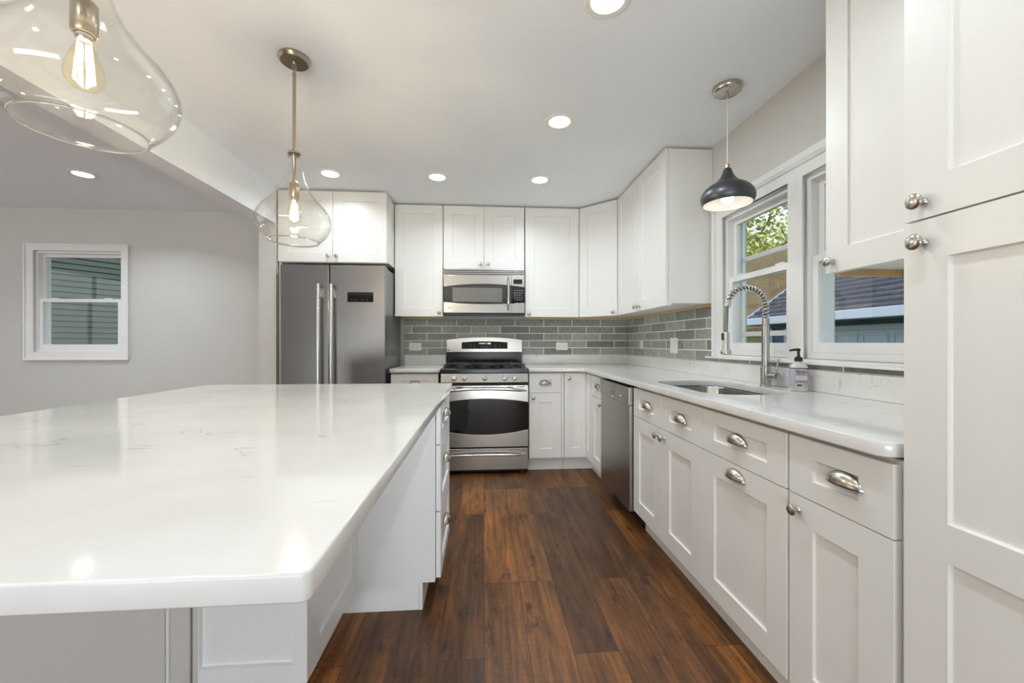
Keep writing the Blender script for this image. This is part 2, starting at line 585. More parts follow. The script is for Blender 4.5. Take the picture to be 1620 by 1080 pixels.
def link(name, me, mat, parent=None, loc=None, rot=None, bevel=0.0, seg=2, solid=None):
    o = bpy.data.objects.new(name, me)
    me.name = name
    for m in (mat if isinstance(mat, (list, tuple)) else [mat]):
        me.materials.append(m)
    COL.objects.link(o)
    if parent is not None:
        o.parent = parent
    if loc is not None:
        o.location = loc
    if rot is not None:
        o.rotation_euler = rot
    if solid:
        s = o.modifiers.new('thickness', 'SOLIDIFY')
        s.thickness = solid
        s.offset = -1
    if bevel:
        b = o.modifiers.new('edges', 'BEVEL')
        b.width = bevel
        b.segments = seg
        b.limit_method = 'ANGLE'
        b.angle_limit = math.radians(40)
        b.harden_normals = False
    return o


def thing(name, label, cat, loc=(0, 0, 0), rotz=0.0, group=None):
    o = bpy.data.objects.new(name, None)
    o.empty_display_size = 0.05
    COL.objects.link(o)
    o.location = loc
    o.rotation_euler = (0, 0, rotz)
    o['label'] = label
    o['category'] = cat
    if group:
        o['group'] = group
    return o


def tag(o, label, cat, group=None):
    o['label'] = label
    o['category'] = cat
    if group:
        o['group'] = group
    return o


def struct(o):
    o['kind'] = 'structure'
    return o


def box_me(x0, x1, y0, y1, z0, z1):
    v = [(x0, y0, z0), (x1, y0, z0), (x1, y1, z0), (x0, y1, z0), (x0, y0, z1), (x1, y0, z1), (x1, y1, z1), (x0, y1, z1)]
    f = [(0, 3, 2, 1), (4, 5, 6, 7), (0, 1, 5, 4), (1, 2, 6, 5), (2, 3, 7, 6), (3, 0, 4, 7)]
    return mesh_from(v, f, recalc=False)


def boxes_me(lst):
    V, F = [], []
    for (x0, x1, y0, y1, z0, z1) in lst:
        k = len(V)
        V += [(x0, y0, z0), (x1, y0, z0), (x1, y1, z0), (x0, y1, z0), (x0, y0, z1), (x1, y0, z1), (x1, y1, z1), (x0, y1, z1)]
        F += [tuple(i + k for i in f) for f in [(0, 3, 2, 1), (4, 5, 6, 7), (0, 1, 5, 4), (1, 2, 6, 5), (2, 3, 7, 6), (3, 0, 4, 7)]]
    return mesh_from(V, F, recalc=False)


def lathe_me(prof, n=32, axis='Z', smooth=40, close=False):
    """prof: list of (z, r); r = 0 makes a pole"""
    V, F = [], []
    rings = []
    for z, r in prof:
        if r <= 1e-7:
            rings.append([len(V)])
            V.append((0, 0, z))
        else:
            ring = []
            for i in range(n):
                a = 2 * PI * i / n
                ring.append(len(V))
                V.append((r * math.cos(a), r * math.sin(a), z))
            rings.append(ring)
    for a, b in zip(rings, rings[1:]):
        for i in range(n):
            j = (i + 1) % n
            if len(a) == 1 and len(b) == 1:
                continue
            if len(a) == 1:
                F.append((a[0], b[i], b[j]))
            elif len(b) == 1:
                F.append((a[i], a[j], b[0]))
            else:
                F.append((a[i], a[j], b[j], b[i]))
    if axis == 'Y-':   # z of the profile runs towards -Y
        V = [(x, -z, y) for x, y, z in V]
    elif axis == 'X':
        V = [(z, x, y) for x, y, z in V]
    return mesh_from(V, F, smooth)


def tube_me(pts, rad, n=10, smooth=60, caps=True, closed=False):
    pts = [Vector(p) for p in pts]
    m = len(pts)
    rads = rad if isinstance(rad, (list, tuple)) else [rad] * m
    V, F = [], []
    t0 = (pts[1] - pts[0]).normalized()
    up = Vector((0, 0, 1)) if abs(t0.z) < 0.9 else Vector((1, 0, 0))
    nrm = t0.cross(up).normalized()
    for i, p in enumerate(pts):
        if closed:
            t = (pts[(i + 1) % m] - pts[i - 1]).normalized()
        else:
            t = (pts[min(i + 1, m - 1)] - pts[max(i - 1, 0)]).normalized()
        nrm = (nrm - t * nrm.dot(t)).normalized()
        bn = t.cross(nrm)
        for k in range(n):
            a = 2 * PI * k / n
            V.append(p + (nrm * math.cos(a) + bn * math.sin(a)) * rads[i])
    for i in range(m if closed else m - 1):
        for k in range(n):
            a, b = i * n, ((i + 1) % m) * n
            F.append((a + k, a + (k + 1) % n, b + (k + 1) % n, b + k))
    if caps and not closed:
        F.append(tuple(range(n)))
        F.append(tuple(range((m - 1) * n, m * n)))
    return mesh_from(V, F, smooth)


def prism_me(poly, d0, d1, plane='XZ', smooth=None):
    """a polygon (a, b) swept from d0 to d1 along the third axis"""
    n = len(poly)
    mk = {'XZ': lambda a, b, d: (a, d, b), 'XY': lambda a, b, d: (a, b, d), 'YZ': lambda a, b, d: (d, a, b)}[plane]
    V = [mk(a, b, d0) for a, b in poly] + [mk(a, b, d1) for a, b in poly]
    F = [tuple(range(n)), tuple(range(n, 2 * n))] + [(i, (i + 1) % n, n + (i + 1) % n, n + i) for i in range(n)]
    return mesh_from(V, F, smooth)


def rrect(x0, x1, y0, y1, r, n=8):
    pts = []
    for cx, cy, a0 in ((x1 - r, y1 - r, 0), (x0 + r, y1 - r, PI / 2), (x0 + r, y0 + r, PI), (x1 - r, y0 + r, 1.5 * PI)):
        for i in range(n + 1):
            a = a0 + PI / 2 * i / n
            pts.append((cx + r * math.cos(a), cy + r * math.sin(a)))
    return pts


def slab_me(outer, holes, thick, bevel=0.0):
    """flat slab with holes, centred on z = 0, from a filled 2D curve"""
    cu = bpy.data.curves.new('slab', 'CURVE')
    cu.dimensions = '2D'
    cu.fill_mode = 'BOTH'
    cu.extrude = thick / 2 - bevel
    cu.bevel_depth = bevel
    cu.bevel_resolution = 2
    cu.offset = -bevel
    for loop in [outer] + list(holes):
        s = cu.splines.new('POLY')
        s.points.add(len(loop) - 1)
        for p, (x, y) in zip(s.points, loop):
            p.co = (x, y, 0, 1)
        s.use_cyclic_u = True
    tmp = bpy.data.objects.new('slab', cu)
    COL.objects.link(tmp)
    dg = bpy.context.evaluated_depsgraph_get()
    me = bpy.data.meshes.new_from_object(tmp.evaluated_get(dg))
    bpy.data.objects.remove(tmp)
    bpy.data.curves.remove(cu)
    bm = bmesh.new()
    bm.from_mesh(me)
    bmesh.ops.remove_doubles(bm, verts=bm.verts, dist=1e-5)
    bmesh.ops.recalc_face_normals(bm, faces=bm.faces)
    bm.to_mesh(me)
    bm.free()
    me.materials.clear()
    return me


def remap(me, fn):
    for v in me.vertices:
        v.co = Vector(fn(*v.co))
    bm = bmesh.new()
    bm.from_mesh(me)
    bmesh.ops.recalc_face_normals(bm, faces=bm.faces)
    bm.to_mesh(me)
    bm.free()
    return me


def text_me(body, size, depth=0.0006):
    cu = bpy.data.curves.new('text', 'FONT')
    cu.body = body
    cu.size = size
    cu.extrude = depth
    cu.align_x = 'CENTER'
    cu.align_y = 'CENTER'
    tmp = bpy.data.objects.new('text', cu)
    COL.objects.link(tmp)
    dg = bpy.context.evaluated_depsgraph_get()
    me = bpy.data.meshes.new_from_object(tmp.evaluated_get(dg))
    bpy.data.objects.remove(tmp)
    bpy.data.curves.remove(cu)
    me.materials.clear()
    return me


def shaker_me(x0, x1, z0, z1, t=0.02, stile=0.085, rail=0.08, rail_b=None, rec=0.008, mids=(), stile_l=None):
    """a framed door: flat frame around sunk panels; front at y = 0, back at y = t; mids = (z_lo, z_hi) cross rails"""
    rail_b = rail if rail_b is None else rail_b
    V, F = [], []

    def q(*p):
        k = len(V)
        V.extend(p)
        F.append(tuple(range(k, k + len(p))))
    zs = [z0 + rail_b]
    for a, b in mids:
        zs += [a, b]
    zs.append(z1 - rail)
    xi0, xi1 = x0 + (stile if stile_l is None else stile_l), x1 - stile
    q((x0, 0, z0), (xi0, 0, z0), (xi0, 0, z1), (x0, 0, z1))
    q((xi1, 0, z0), (x1, 0, z0), (x1, 0, z1), (xi1, 0, z1))
    edges = [z0] + zs + [z1]
    for i in range(0, len(edges), 2):
        q((xi0, 0, edges[i]), (xi1, 0, edges[i]), (xi1, 0, edges[i + 1]), (xi0, 0, edges[i + 1]))
    e = 0.002
    for i in range(0, len(zs), 2):
        a, b = zs[i], zs[i + 1]
        o = [(xi0, 0, a), (xi1, 0, a), (xi1, 0, b), (xi0, 0, b)]
        n = [(xi0 + e, rec, a + e), (xi1 - e, rec, a + e), (xi1 - e, rec, b - e), (xi0 + e, rec, b - e)]
        q(*n)
        for k in range(4):
            j = (k + 1) % 4
            q(o[k], o[j], n[j], n[k])
    q((x0, t, z0), (x0, t, z1), (x1, t, z1), (x1, t, z0))
    c = [(x0, z0), (x1, z0), (x1, z1), (x0, z1)]
    for k in range(4):
        j = (k + 1) % 4
        q((c[k][0], 0, c[k][1]), (c[j][0], 0, c[j][1]), (c[j][0], t, c[j][1]), (c[k][0], t, c[k][1]))
    me = mesh_from(V, F, recalc=False)
    bm = bmesh.new()
    bm.from_mesh(me)
    bmesh.ops.remove_doubles(bm, verts=bm.verts, dist=1e-5)
    bmesh.ops.recalc_face_normals(bm, faces=bm.faces)
    bm.to_mesh(me)
    bm.free()
    return me


KNOB_PROF = [(0, 0), (0, 0.0088), (0.003, 0.0085), (0.006, 0.0055), (0.013, 0.005), (0.016, 0.0075), (0.018, 0.0125), (0.021, 0.0155),
             (0.025, 0.016), (0.028, 0.0135), (0.030, 0.009), (0.0308, 0)]
KNOB_ME = lathe_me(KNOB_PROF, 28, 'Y-')


def cup_me(a=0.054, b=0.034, c=0.026, n=22, k=9):
    V, F = [], []
    for i in range(n + 1):
        t = PI * i / n
        for j in range(k + 1):
            p = PI / 2 * j / k
            V.append((a * math.cos(t), -c * math.sin(t) * math.sin(p) - 0.0012, b * math.sin(t) * math.cos(p)))
    for i in range(n):
        for j in range(k):
            p0 = i * (k + 1) + j
            F.append((p0, p0 + 1, p0 + k + 2, p0 + k + 1))
    me = mesh_from(V, F, 60, recalc=False)
    return me


CUP_ME = cup_me()


def knob(parent, x, z):
    o = bpy.data.objects.new('knob', KNOB_ME)
    if not KNOB_ME.materials:
        KNOB_ME.materials.append(M['nickel'])
    COL.objects.link(o)
    o.parent = parent
    o.location = (x, 0, z)
    return o


def cup(parent, x, z, y=0.0):
    o = bpy.data.objects.new('cup_pull', CUP_ME)
    if not CUP_ME.materials:
        CUP_ME.materials.append(M['nickel'])
    COL.objects.link(o)
    o.parent = parent
    o.location = (x, y, z)
    s = o.modifiers.new('thickness', 'SOLIDIFY')
    s.thickness = 0.0016
    s.offset = 1
    return o


def front(root, kind, x0, x1, z0, z1, pull=None, mat=None, **kw):
    """a door or drawer front on a cabinet; pull = ('knob'|'cup', x, z[, y])"""
    if kind == 'drawer':
        kw.setdefault('stile', 0.085)
        kw.setdefault('rail', 0.053)
    d = link(kind, shaker_me(x0, x1, z0, z1, **kw), mat or M['cab'], root, bevel=0.0016, seg=2)
    if pull:
        if pull[0] == 'knob':
            knob(d, pull[1], pull[2])
        else:
            cup(d, pull[1], pull[2], pull[3] if len(pull) > 3 else 0.0)
    return d


def tray_me(w, y0, y1, z0, z1, t=0.018, x0=0.0):
    """an open-topped box in one piece"""
    a = [(x0, y0), (x0 + w, y0), (x0 + w, y1), (x0, y1)]
    b = [(x0 + t, y0 + t), (x0 + w - t, y0 + t), (x0 + w - t, y1 - t), (x0 + t, y1 - t)]
    V = [(x, y, z0) for x, y in a] + [(x, y, z1) for x, y in a] + [(x, y, z1) for x, y in b] + [(x, y, z0 + t) for x, y in b]
    F = [(3, 2, 1, 0)]
    for k in range(4):
        j = (k + 1) % 4
        F += [(k, j, 4 + j, 4 + k), (4 + k, 4 + j, 8 + j, 8 + k), (8 + k, 8 + j, 12 + j, 12 + k)]
    F.append((12, 13, 14, 15))
    return mesh_from(V, F)


ZB, ZT, ZD = 0.125, 0.865, 0.697     # door bottom, front top, door and drawer line


def base_cab(label, loc, rotz, w, d=0.605, group='white shaker base cabinets', toe=True):
    r = thing('base_cabinet', label, 'cabinet', loc, rotz, group)
    link('carcass', tray_me(w - 0.002, 0.0215, d, 0.112, 0.874, x0=0.001), M['cab'], r)
    if toe:
        link('toe_kick', box_me(0.001, w - 0.001, 0.075, 0.09, 0.0, 0.1115), M['cab'], r)
    return r


def upper_cab(label, loc, rotz, w, h, d, group='white shaker upper cabinets', rail=True):
    """loc at the left bottom front corner of the door"""
    r = thing('upper_cabinet', label, 'cabinet', loc, rotz, group)
    link('carcass', box_me(0.001, w - 0.001, 0.0215, d, 0.016, h), M['cab'], r)
    link('light_rail', box_me(0.001, w - 0.001, 0.0215, 0.040, 0.002, 0.0155), M['cab'], r)
    if rail:
        o = link('hanging_rail', box_me(0.001, w - 0.001, d - 0.02, d, -0.006, 0.0155), M['wood_raw'], r)
        o['label'] = 'raw wood rail under the cabinet'
    return r


# ------------------------------------------------------------------ room shell
XW, YW, ZC = 1.53, 4.13, 2.44
YD = 4.20                       # dining room far wall
YR, XL = -4.6, -6.0             # wall behind the camera, far left wall

floor = struct(link('floor', box_me(XL, XW + 0.16, YR, YD + 0.16, -0.12, 0.0), M['floor']))
ceil = struct(link('ceiling', box_me(XL - 0.16, XW + 0.16, YR - 0.16, YD + 0.16, ZC, ZC + 0.16), M['ceil']))

WZ0, WZ1 = 1.06, 1.93
W1 = (1.89, 2.455)
W2 = (1.245, 1.81)
me = slab_me([(YR, 0), (YD + 0.16, 0), (YD + 0.16, ZC), (YR, ZC)],
             [[(W1[0], WZ0), (W1[1], WZ0), (W1[1], WZ1), (W1[0], WZ1)], [(W2[0], WZ0), (W2[1], WZ0), (W2[1], WZ1), (W2[0], WZ1)]], 0.155)
wall_r = struct(link('wall_right', remap(me, lambda a, b, c: (XW + 0.0775 + c, a, b)), M['wall']))
wall_b = struct(link('wall_back', box_me(-1.73, XW, YW, YD + 0.16, 0, ZC), M['wall']))
wall_s = struct(link('wall_partition', box_me(-1.87, -1.731, 3.50, YD + 0.16, 0, ZC), M['wall']))
DW0, DW1, DZ0, DZ1 = -4.325, -3.525, 1.045, 2.03
me = slab_me([(XL, 0), (-1.871, 0), (-1.871, ZC), (XL, ZC)], [[(DW0, DZ0), (DW1, DZ0), (DW1, DZ1), (DW0, DZ1)]], 0.155)
wall_d = struct(link('wall_dining', remap(me, lambda a, b, c: (a, YD + 0.0775 + c, b)), M['wall']))
wall_l = struct(link('wall_left', box_me(XL - 0.16, XL, YR, YD + 0.16, 0, ZC), M['wall']))
wall_k = struct(link('wall_rear', box_me(XL, XW, YR - 0.16, YR, 0, ZC), M['wall']))
beam = struct(link('beam', box_me(-1.87, -1.731, YR, 3.499, 2.135, ZC), M['ceil']))
struct(link('baseboard_dining', box_me(XL, -1.871, YD - 0.014, YD, 0.0, 0.12), M['trim'], bevel=0.003))


# ------------------------------------------------------------------ windows
def frame_me(a0, a1, b0, b1, wl, wr, wb, wt, d0, d1, plane):
    """one-piece rectangular ring with sides of the given widths"""
    o = [(a0, b0), (a1, b0), (a1, b1), (a0, b1)]
    i = [(a0 + wl, b0 + wb), (a1 - wr, b0 + wb), (a1 - wr, b1 - wt), (a0 + wl, b1 - wt)]
    mk = (lambda a, b, d: (d, a, b)) if plane == 'YZ' else (lambda a, b, d: (a, d, b))
    V = [mk(a, b, d) for d in (d0, d1) for a, b in o] + [mk(a, b, d) for d in (d0, d1) for a, b in i]
    F = []
    for k in range(4):
        j = (k + 1) % 4
        F += [(k, j, 4 + j, 4 + k), (8 + k, 8 + j, 12 + j, 12 + k), (k, j, 8 + j, 8 + k), (4 + k, 4 + j, 12 + j, 12 + k)]
    return mesh_from(V, F)


def double_hung(name, plane, a0, a1, z0, z1, zm, inner, sgn, storm=False):
    """inner: wall face on the room side; sgn: +1 when outdoors lies at larger depth"""
    r = bpy.data.objects.new(name, None)
    COL.objects.link(r)
    struct(r)
    D = lambda x: inner + sgn * x
    def pc(nm, me, m=M['vinyl'], bevel=0.002):
        return link(nm, me, m, r, bevel=bevel)
    g = 0.0015
    pc('frame', frame_me(a0 + g, a1 - g, z0 + g, z1 - g, 0.022, 0.022, 0.03, 0.024, D(0.012), D(0.13), plane))
    a0i, a1i = a0 + 0.0245, a1 - 0.0245
    # lower sash on the room side, upper sash behind it
    pc('lower_sash', frame_me(a0i, a1i, z0 + 0.032, zm + 0.016, 0.034, 0.034, 0.044, 0.034, D(0.018), D(0.046), plane))
    pc('upper_sash', frame_me(a0i, a1i, zm - 0.016, z1 - 0.026, 0.03, 0.03, 0.032, 0.03, D(0.050), D(0.078), plane))
    ca = (a0 + a1) / 2
    for s in (-0.3, 0.3):
        a = ca + s * (a1 - a0)
        nm = 'sash_lock'
        bx = (a - 0.03, a + 0.03)
        if plane == 'YZ':
            lo, hi = sorted((D(0.02), D(0.044)))
            pc(nm, box_me(lo, hi, bx[0], bx[1], zm + 0.0165, zm + 0.026), bevel=0.004)
        else:
            lo, hi = sorted((D(0.02), D(0.044)))
            pc(nm, box_me(bx[0], bx[1], lo, hi, zm + 0.0165, zm + 0.026), bevel=0.004)
    for (za, zb, dd) in ((z0 + 0.070, zm - 0.014, 0.032), (zm + 0.012, z1 - 0.05, 0.064)):
        lo, hi = sorted((D(dd), D(dd + 0.004)))
        if plane == 'YZ':
            pc('pane', box_me(lo, hi, a0i + 0.03, a1i - 0.03, za, zb), M['pane'], 0)
        else:
            pc('pane', box_me(a0i + 0.03, a1i - 0.03, lo, hi, za, zb), M['pane'], 0)
    if storm:
        pc('storm_frame', frame_me(a0 + 0.026, a1 - 0.026, z0 + 0.034, z1 - 0.03, 0.012, 0.012, 0.012, 0.012, D(0.098), D(0.108), plane))
        lo, hi = D(0.098), D(0.108)
        for z in storm:
            pc('storm_rail', box_me(lo, hi, a0 + 0.0385, a1 - 0.0385, z - 0.014, z + 0.014), bevel=0.002)
    return r


double_hung('window_1', 'YZ', W1[0], W1[1], WZ0, WZ1, 1.53, XW, 1, storm=(1.19, 1.655))
double_hung('window_2', 'YZ', W2[0], W2[1], WZ0, WZ1, 1.53, XW, 1)
double_hung('window_3', 'XZ', DW0, DW1, DZ0, DZ1, 1.55, YD, 1)

# unseen frames invented to house the two added fill lamps
def fill_frame(name, plane, a0, a1, z0, z1, d0, d1, bars):
    r = bpy.data.objects.new(name, None)
    COL.objects.link(r)
    struct(r)
    link('frame', frame_me(a0 - 0.07, a1 + 0.07, z0 - 0.07, z1 + 0.07, 0.069, 0.069, 0.069, 0.069, d0, d1, plane), M['trim'], r, bevel=0.003)
    for b in bars:
        lo, hi = sorted((d0, d1))
        if plane == 'XZ':
            link('frame_bar', box_me(b - 0.03, b + 0.03, lo, hi, z0, z1), M['trim'], r)
        else:
            link('frame_bar', box_me(lo, hi, b - 0.03, b + 0.03, z0, z1), M['trim'], r)


fill_frame('rear_fill_frame', 'XZ', -3.3, 0.9, 0.17, 1.93, YR + 0.001, YR + 0.03, (-1.9, -0.5))
fill_frame('side_fill_frame', 'YZ', -0.5, 3.1, 0.45, 2.15, XL + 0.001, XL + 0.03, (0.7, 1.9))

# casing round the pair of kitchen windows, with stool
ca = bpy.data.objects.new('trim_1', None)
COL.objects.link(ca)
struct(ca)
xc = XW - 0.018
outer = [(1.18, WZ0 - 0.012), (2.55, WZ0 - 0.012), (2.55, 2.034), (1.18, 2.034)]
me = slab_me(outer, [[(W1[0] + 0.004, WZ0), (W1[1] - 0.004, WZ0), (W1[1] - 0.004, WZ1), (W1[0] + 0.004, WZ1)],
                     [(W2[0] + 0.004, WZ0), (W2[1] - 0.004, WZ0), (W2[1] - 0.004, WZ1), (W2[0] + 0.004, WZ1)]], 0.017)
link('casing', remap(me, lambda a, b, c: (XW - 0.0095 + c, a, b)), M['trim'], ca)
link('head_moulding', prism_me([(XW - 0.019, 1.985), (XW - 0.024, 1.985), (XW - 0.034, 2.004), (XW - 0.036, 2.034), (XW - 0.019, 2.034)], 1.16, 2.553, 'XZ'), M['trim'], ca, bevel=0.002)
link('back_band', box_me(XW - 0.027, XW - 0.019, 2.515, 2.55, WZ0 - 0.011, 1.984), M['trim'], ca, bevel=0.003)
link('window_stool', box_me(XW - 0.042, XW - 0.001, 0.82, 2.60, 1.036, 1.0475), M['trim'], ca, bevel=0.004)

cd = bpy.data.objects.new('trim_2', None)
COL.objects.link(cd)
struct(cd)
link('casing', frame_me(DW0 - 0.075, DW1 + 0.065, DZ0 - 0.075, DZ1 + 0.06, 0.078, 0.068, 0.078, 0.063, YD - 0.017, YD - 0.001, 'XZ'), M['trim'], cd, bevel=0.004)
link('back_band', frame_me(DW0 - 0.079, DW1 + 0.069, DZ0 - 0.079, DZ1 + 0.064, 0.018, 0.018, 0.018, 0.018, YD - 0.026, YD - 0.0175, 'XZ'), M['trim'], cd, bevel=0.003)


# ------------------------------------------------------------------ recessed lights
def recessed(x, y, label, watts, spread=150):
    r = thing('recessed_light', label, 'ceiling light', (x, y, ZC), 0, 'recessed ceiling lights')
    link('trim_ring', lathe_me([(-0.0005, 0.0), (-0.0005, 0.088), (-0.004, 0.088), (-0.007, 0.083), (-0.007, 0.066), (-0.003, 0.060), (-0.003, 0.0)], 48, smooth=30), M['white_plastic'], r)
    link('lens', lathe_me([(-0.0035, 0.0), (-0.0035, 0.059), (-0.005, 0.058), (-0.0062, 0.045), (-0.0066, 0.0)], 40), M['lens'], r)
    d = bpy.data.lights.new('lamp', 'AREA')
    d.shape = 'DISK'
    d.size = 0.11
    d.energy = watts
    d.color = (0.80, 0.915, 1.0)
    d.spread = math.radians(spread)
    o = bpy.data.objects.new('lamp', d)
    COL.objects.link(o)
    o.parent = r
    o.location = (0, 0, -0.0085)


recessed(-1.175, 3.185, 'round recessed ceiling light above the refrigerator, just right of the far glass pendant', CAN_WATTS * 0.6)
recessed(-0.358, 3.19, 'round recessed ceiling light in front of the microwave, middle of the far row of three', CAN_WATTS * 0.85)
recessed(0.453, 3.185, 'round recessed ceiling light in the far row nearest the corner cabinet', CAN_WATTS * 0.85)
recessed(0.449, 2.338, 'round recessed ceiling light alone in the middle of the kitchen ceiling', CAN_WATTS * 1.15, 178)
recessed(0.471, 1.49, 'round recessed ceiling light cut off by the top edge of the photo', CAN_WATTS * 1.1, 178)
recessed(0.46, 0.55, 'unseen recessed light added as fill over the tall cabinet side, just above the camera', CAN_WATTS * 0.6)  # out of view, added because the near cabinets came out dark
recessed(0.46, -0.60, 'unseen recessed light added as fill behind the camera on the pantry side', CAN_WATTS)  # another unseen lamp, added to light the fronts from the camera side
recessed(-0.90, -0.20, 'unseen recessed light added as fill behind the camera on the island side', CAN_WATTS * 1.2)  # unseen too, added to bring light onto the base doors
recessed(-3.083, 1.10, 'unseen recessed light added as fill in the adjoining room, level with the near pendant', DINING_WATTS, 135)  # added out of view to brighten the adjoining room's walls
recessed(-4.90, 2.20, 'unseen recessed light added as fill at the far left of the adjoining room', DINING_WATTS, 135)  # second unseen lamp added for the same dim room
recessed(-3.083, 3.331, 'round recessed ceiling light in the darker adjoining room behind the beam', DINING_WATTS, 135)


# ------------------------------------------------------------------ pendants
def glass_pendant(x, y, label, drop=0.0):
    r = thing('pendant_light', label, 'pendant light', (x, y, ZC), 0, 'glass pendants over the island')
    z = lambda h: h - ZC - (drop if h < 2.3 else 0.0)
    link('ceiling_canopy', lathe_me([(z(2.439), 0), (z(2.439), 0.066), (z(2.43), 0.068), (z(2.425), 0.064), (z(2.421), 0.062), (z(2.417), 0.058), (z(2.417), 0.012), (z(2.405), 0.010), (z(2.403), 0.0)], 40), M['fixture'], r)
    pts = lambda cx, cz, rr, pl: [(cx + rr * 0.7 * math.cos(2 * PI * i / 16), 0, cz + rr * math.sin(2 * PI * i / 16)) if pl else (0, cx + rr * 0.7 * math.cos(2 * PI * i / 16), cz + rr * math.sin(2 * PI * i / 16)) for i in range(16)]
    link('chain_link', tube_me(pts(0, z(2.396), 0.011, True), 0.0022, 8, closed=True), M['fixture'], r)
    link('chain_link', tube_me(pts(0, z(2.380), 0.0105, False), 0.0022, 8, closed=True), M['fixture'], r)
    link('stem', lathe_me([(z(2.372), 0), (z(2.372), 0.007), (z(2.362), 0.0085), (z(2.355), 0.0085), (z(2.355), 0.0075), (z(2.020), 0.0075), (z(2.018), 0.010), (z(2.012), 0.010), (z(2.012), 0)], 20), M['fixture'], r)
    link('cap', lathe_me([(z(2.0115), 0), (z(2.0115), 0.014), (z(2.006), 0.027), (z(2.001), 0.029), (z(1.997), 0.027), (z(1.997), 0.012), (z(1.985), 0.012), (z(1.98), 0.008), (z(1.866), 0.006), (z(1.866), 0)], 28), M['fixture'], r)
    link('lamp_socket', lathe_me([(z(1.8655), 0), (z(1.8655), 0.019), (z(1.862), 0.0215), (z(1.80), 0.0215), (z(1.797), 0.019), (z(1.797), 0)], 28), M['fixture'], r)
    prof = [(1.996, .0265), (1.97, .0272), (1.945, .031), (1.92, .036), (1.893, .043), (1.865, .053), (1.835, .068), (1.805, .090), (1.777, .114),
            (1.752, .138), (1.728, .154), (1.706, .1622), (1.688, .1635), (1.668, .160), (1.648, .151), (1.628, .136), (1.612, .121), (1.600, .107)]
    fine = []
    for (z0, r0), (z1, r1) in zip(prof, prof[1:]):
        fine.append((z(z0), r0 if r0 < 0.04 else r0 * 0.965))
    fine.append((z(prof[-1][0]), prof[-1][1] * 0.965))
    s = link('glass_shade', lathe_me(fine, 64, smooth=80), M['glass'], r, solid=0.0028)
    q = prof[-1][1] * 0.965 - 0.0014
    link('glass_lip', tube_me([(q * math.cos(2 * PI * i / 64), q * math.sin(2 * PI * i / 64), z(1.5982)) for i in range(64)], 0.0022, 10, closed=True), M['lip'], s)
    # edison bulb: clear envelope, base collar, hairpin filaments
    link('bulb_collar', lathe_me([(z(1.7965), 0), (z(1.7965), 0.0145), (z(1.788), 0.0145), (z(1.784), 0.012), (z(1.784), 0)], 24), M['nickel'], r)
    b = link('bulb', lathe_me([(z(1.7835), .0125), (z(1.77), .0155), (z(1.75), .0235), (z(1.73), .0300), (z(1.712), .0320), (z(1.698), .0290), (z(1.687), .0200), (z(1.682), .0090), (z(1.681), 0)], 32, smooth=80), M['bulb_glass'], r)
    for k in range(8):
        a = 2 * PI * k / 8 + 0.3
        x0, y0 = 0.009 * math.cos(a), 0.009 * math.sin(a)
        x1, y1 = 0.016 * math.cos(a), 0.016 * math.sin(a)
        link('filament', tube_me([(x0, y0, z(1.772)), ((x0 + x1) / 2, (y0 + y1) / 2, z(1.74)), (x1, y1, z(1.702))], 0.0016, 6), M['filament'], b)
    return r


glass_pendant(-0.830, 0.900, 'clear teardrop glass pendant over the near end of the island, cropped at the top', 0.018)
glass_pendant(-0.862, 1.905, 'clear teardrop glass pendant with its full rod and round canopy, in front of the refrigerator')

# black pendant over the sink
pr = thing('pendant_light', 'small dark metal dome pendant with white lining hanging by the sink window', 'pendant light', (1.245, 1.965, ZC))
z = lambda h: h - ZC
link('ceiling_canopy', lathe_me([(z(2.439), 0), (z(2.439), 0.068), (z(2.432), 0.070), (z(2.418), 0.066), (z(2.411), 0.056), (z(2.409), 0.0)], 40), M['nickel'], pr)
link('cord_grip', lathe_me([(z(2.4085), 0), (z(2.4085), 0.007), (z(2.385), 0.006), (z(2.383), 0)], 16), M['nickel'], pr)
link('cord', lathe_me([(z(2.3825), 0), (z(2.3825), 0.003), (z(2.047), 0.003), (z(2.047), 0)], 10), M['cord'], pr)
link('cap', lathe_me([(z(2.0465), 0), (z(2.0465), 0.010), (z(2.025), 0.012), (z(2.025), 0)], 20), M['nickel'], pr)
dome = [(2.0245, .0), (2.0245, .017), (2.012, .021), (1.995, .027), (1.978, .036), (1.962, .049), (1.948, .068), (1.935, .090), (1.920, .108), (1.902, .121), (1.884, .127), (1.866, .1265), (1.852, .1215), (1.843, .1165)]
link('shade', lathe_me([(z(a), b) for a, b in dome], 56, smooth=80), M['shade_out'], pr)
link('shade_lining', lathe_me([(z(a - 0.004), max(0, b - 0.003)) for a, b in dome[:-1]] + [(z(1.8432), .1135)], 56, smooth=80), M['shade_in'], pr)
link('bulb', lathe_me([(z(1.925), 0), (z(1.925), .014), (z(1.905), .017), (z(1.888), .026), (z(1.872), .030), (z(1.857), .026), (z(1.847), .014), (z(1.844), 0)], 28, smooth=80), M['globe'], pr)

# ------------------------------------------------------------------ countertops
RZ = -PI / 2          # right-hand run: local x runs towards the camera, fronts face -X
XR = 0.91             # door faces of the right-hand run
YB = 3.50             # door faces of the back run
ct0, ct1 = 0.8815, 0.914
mid, th = (ct0 + ct1) / 2, ct1 - ct0


def arc(cx, cy, r, a0, a1, n=6):
    return [(cx + r * math.cos(a0 + (a1 - a0) * i / n), cy + r * math.sin(a0 + (a1 - a0) * i / n)) for i in range(n + 1)]


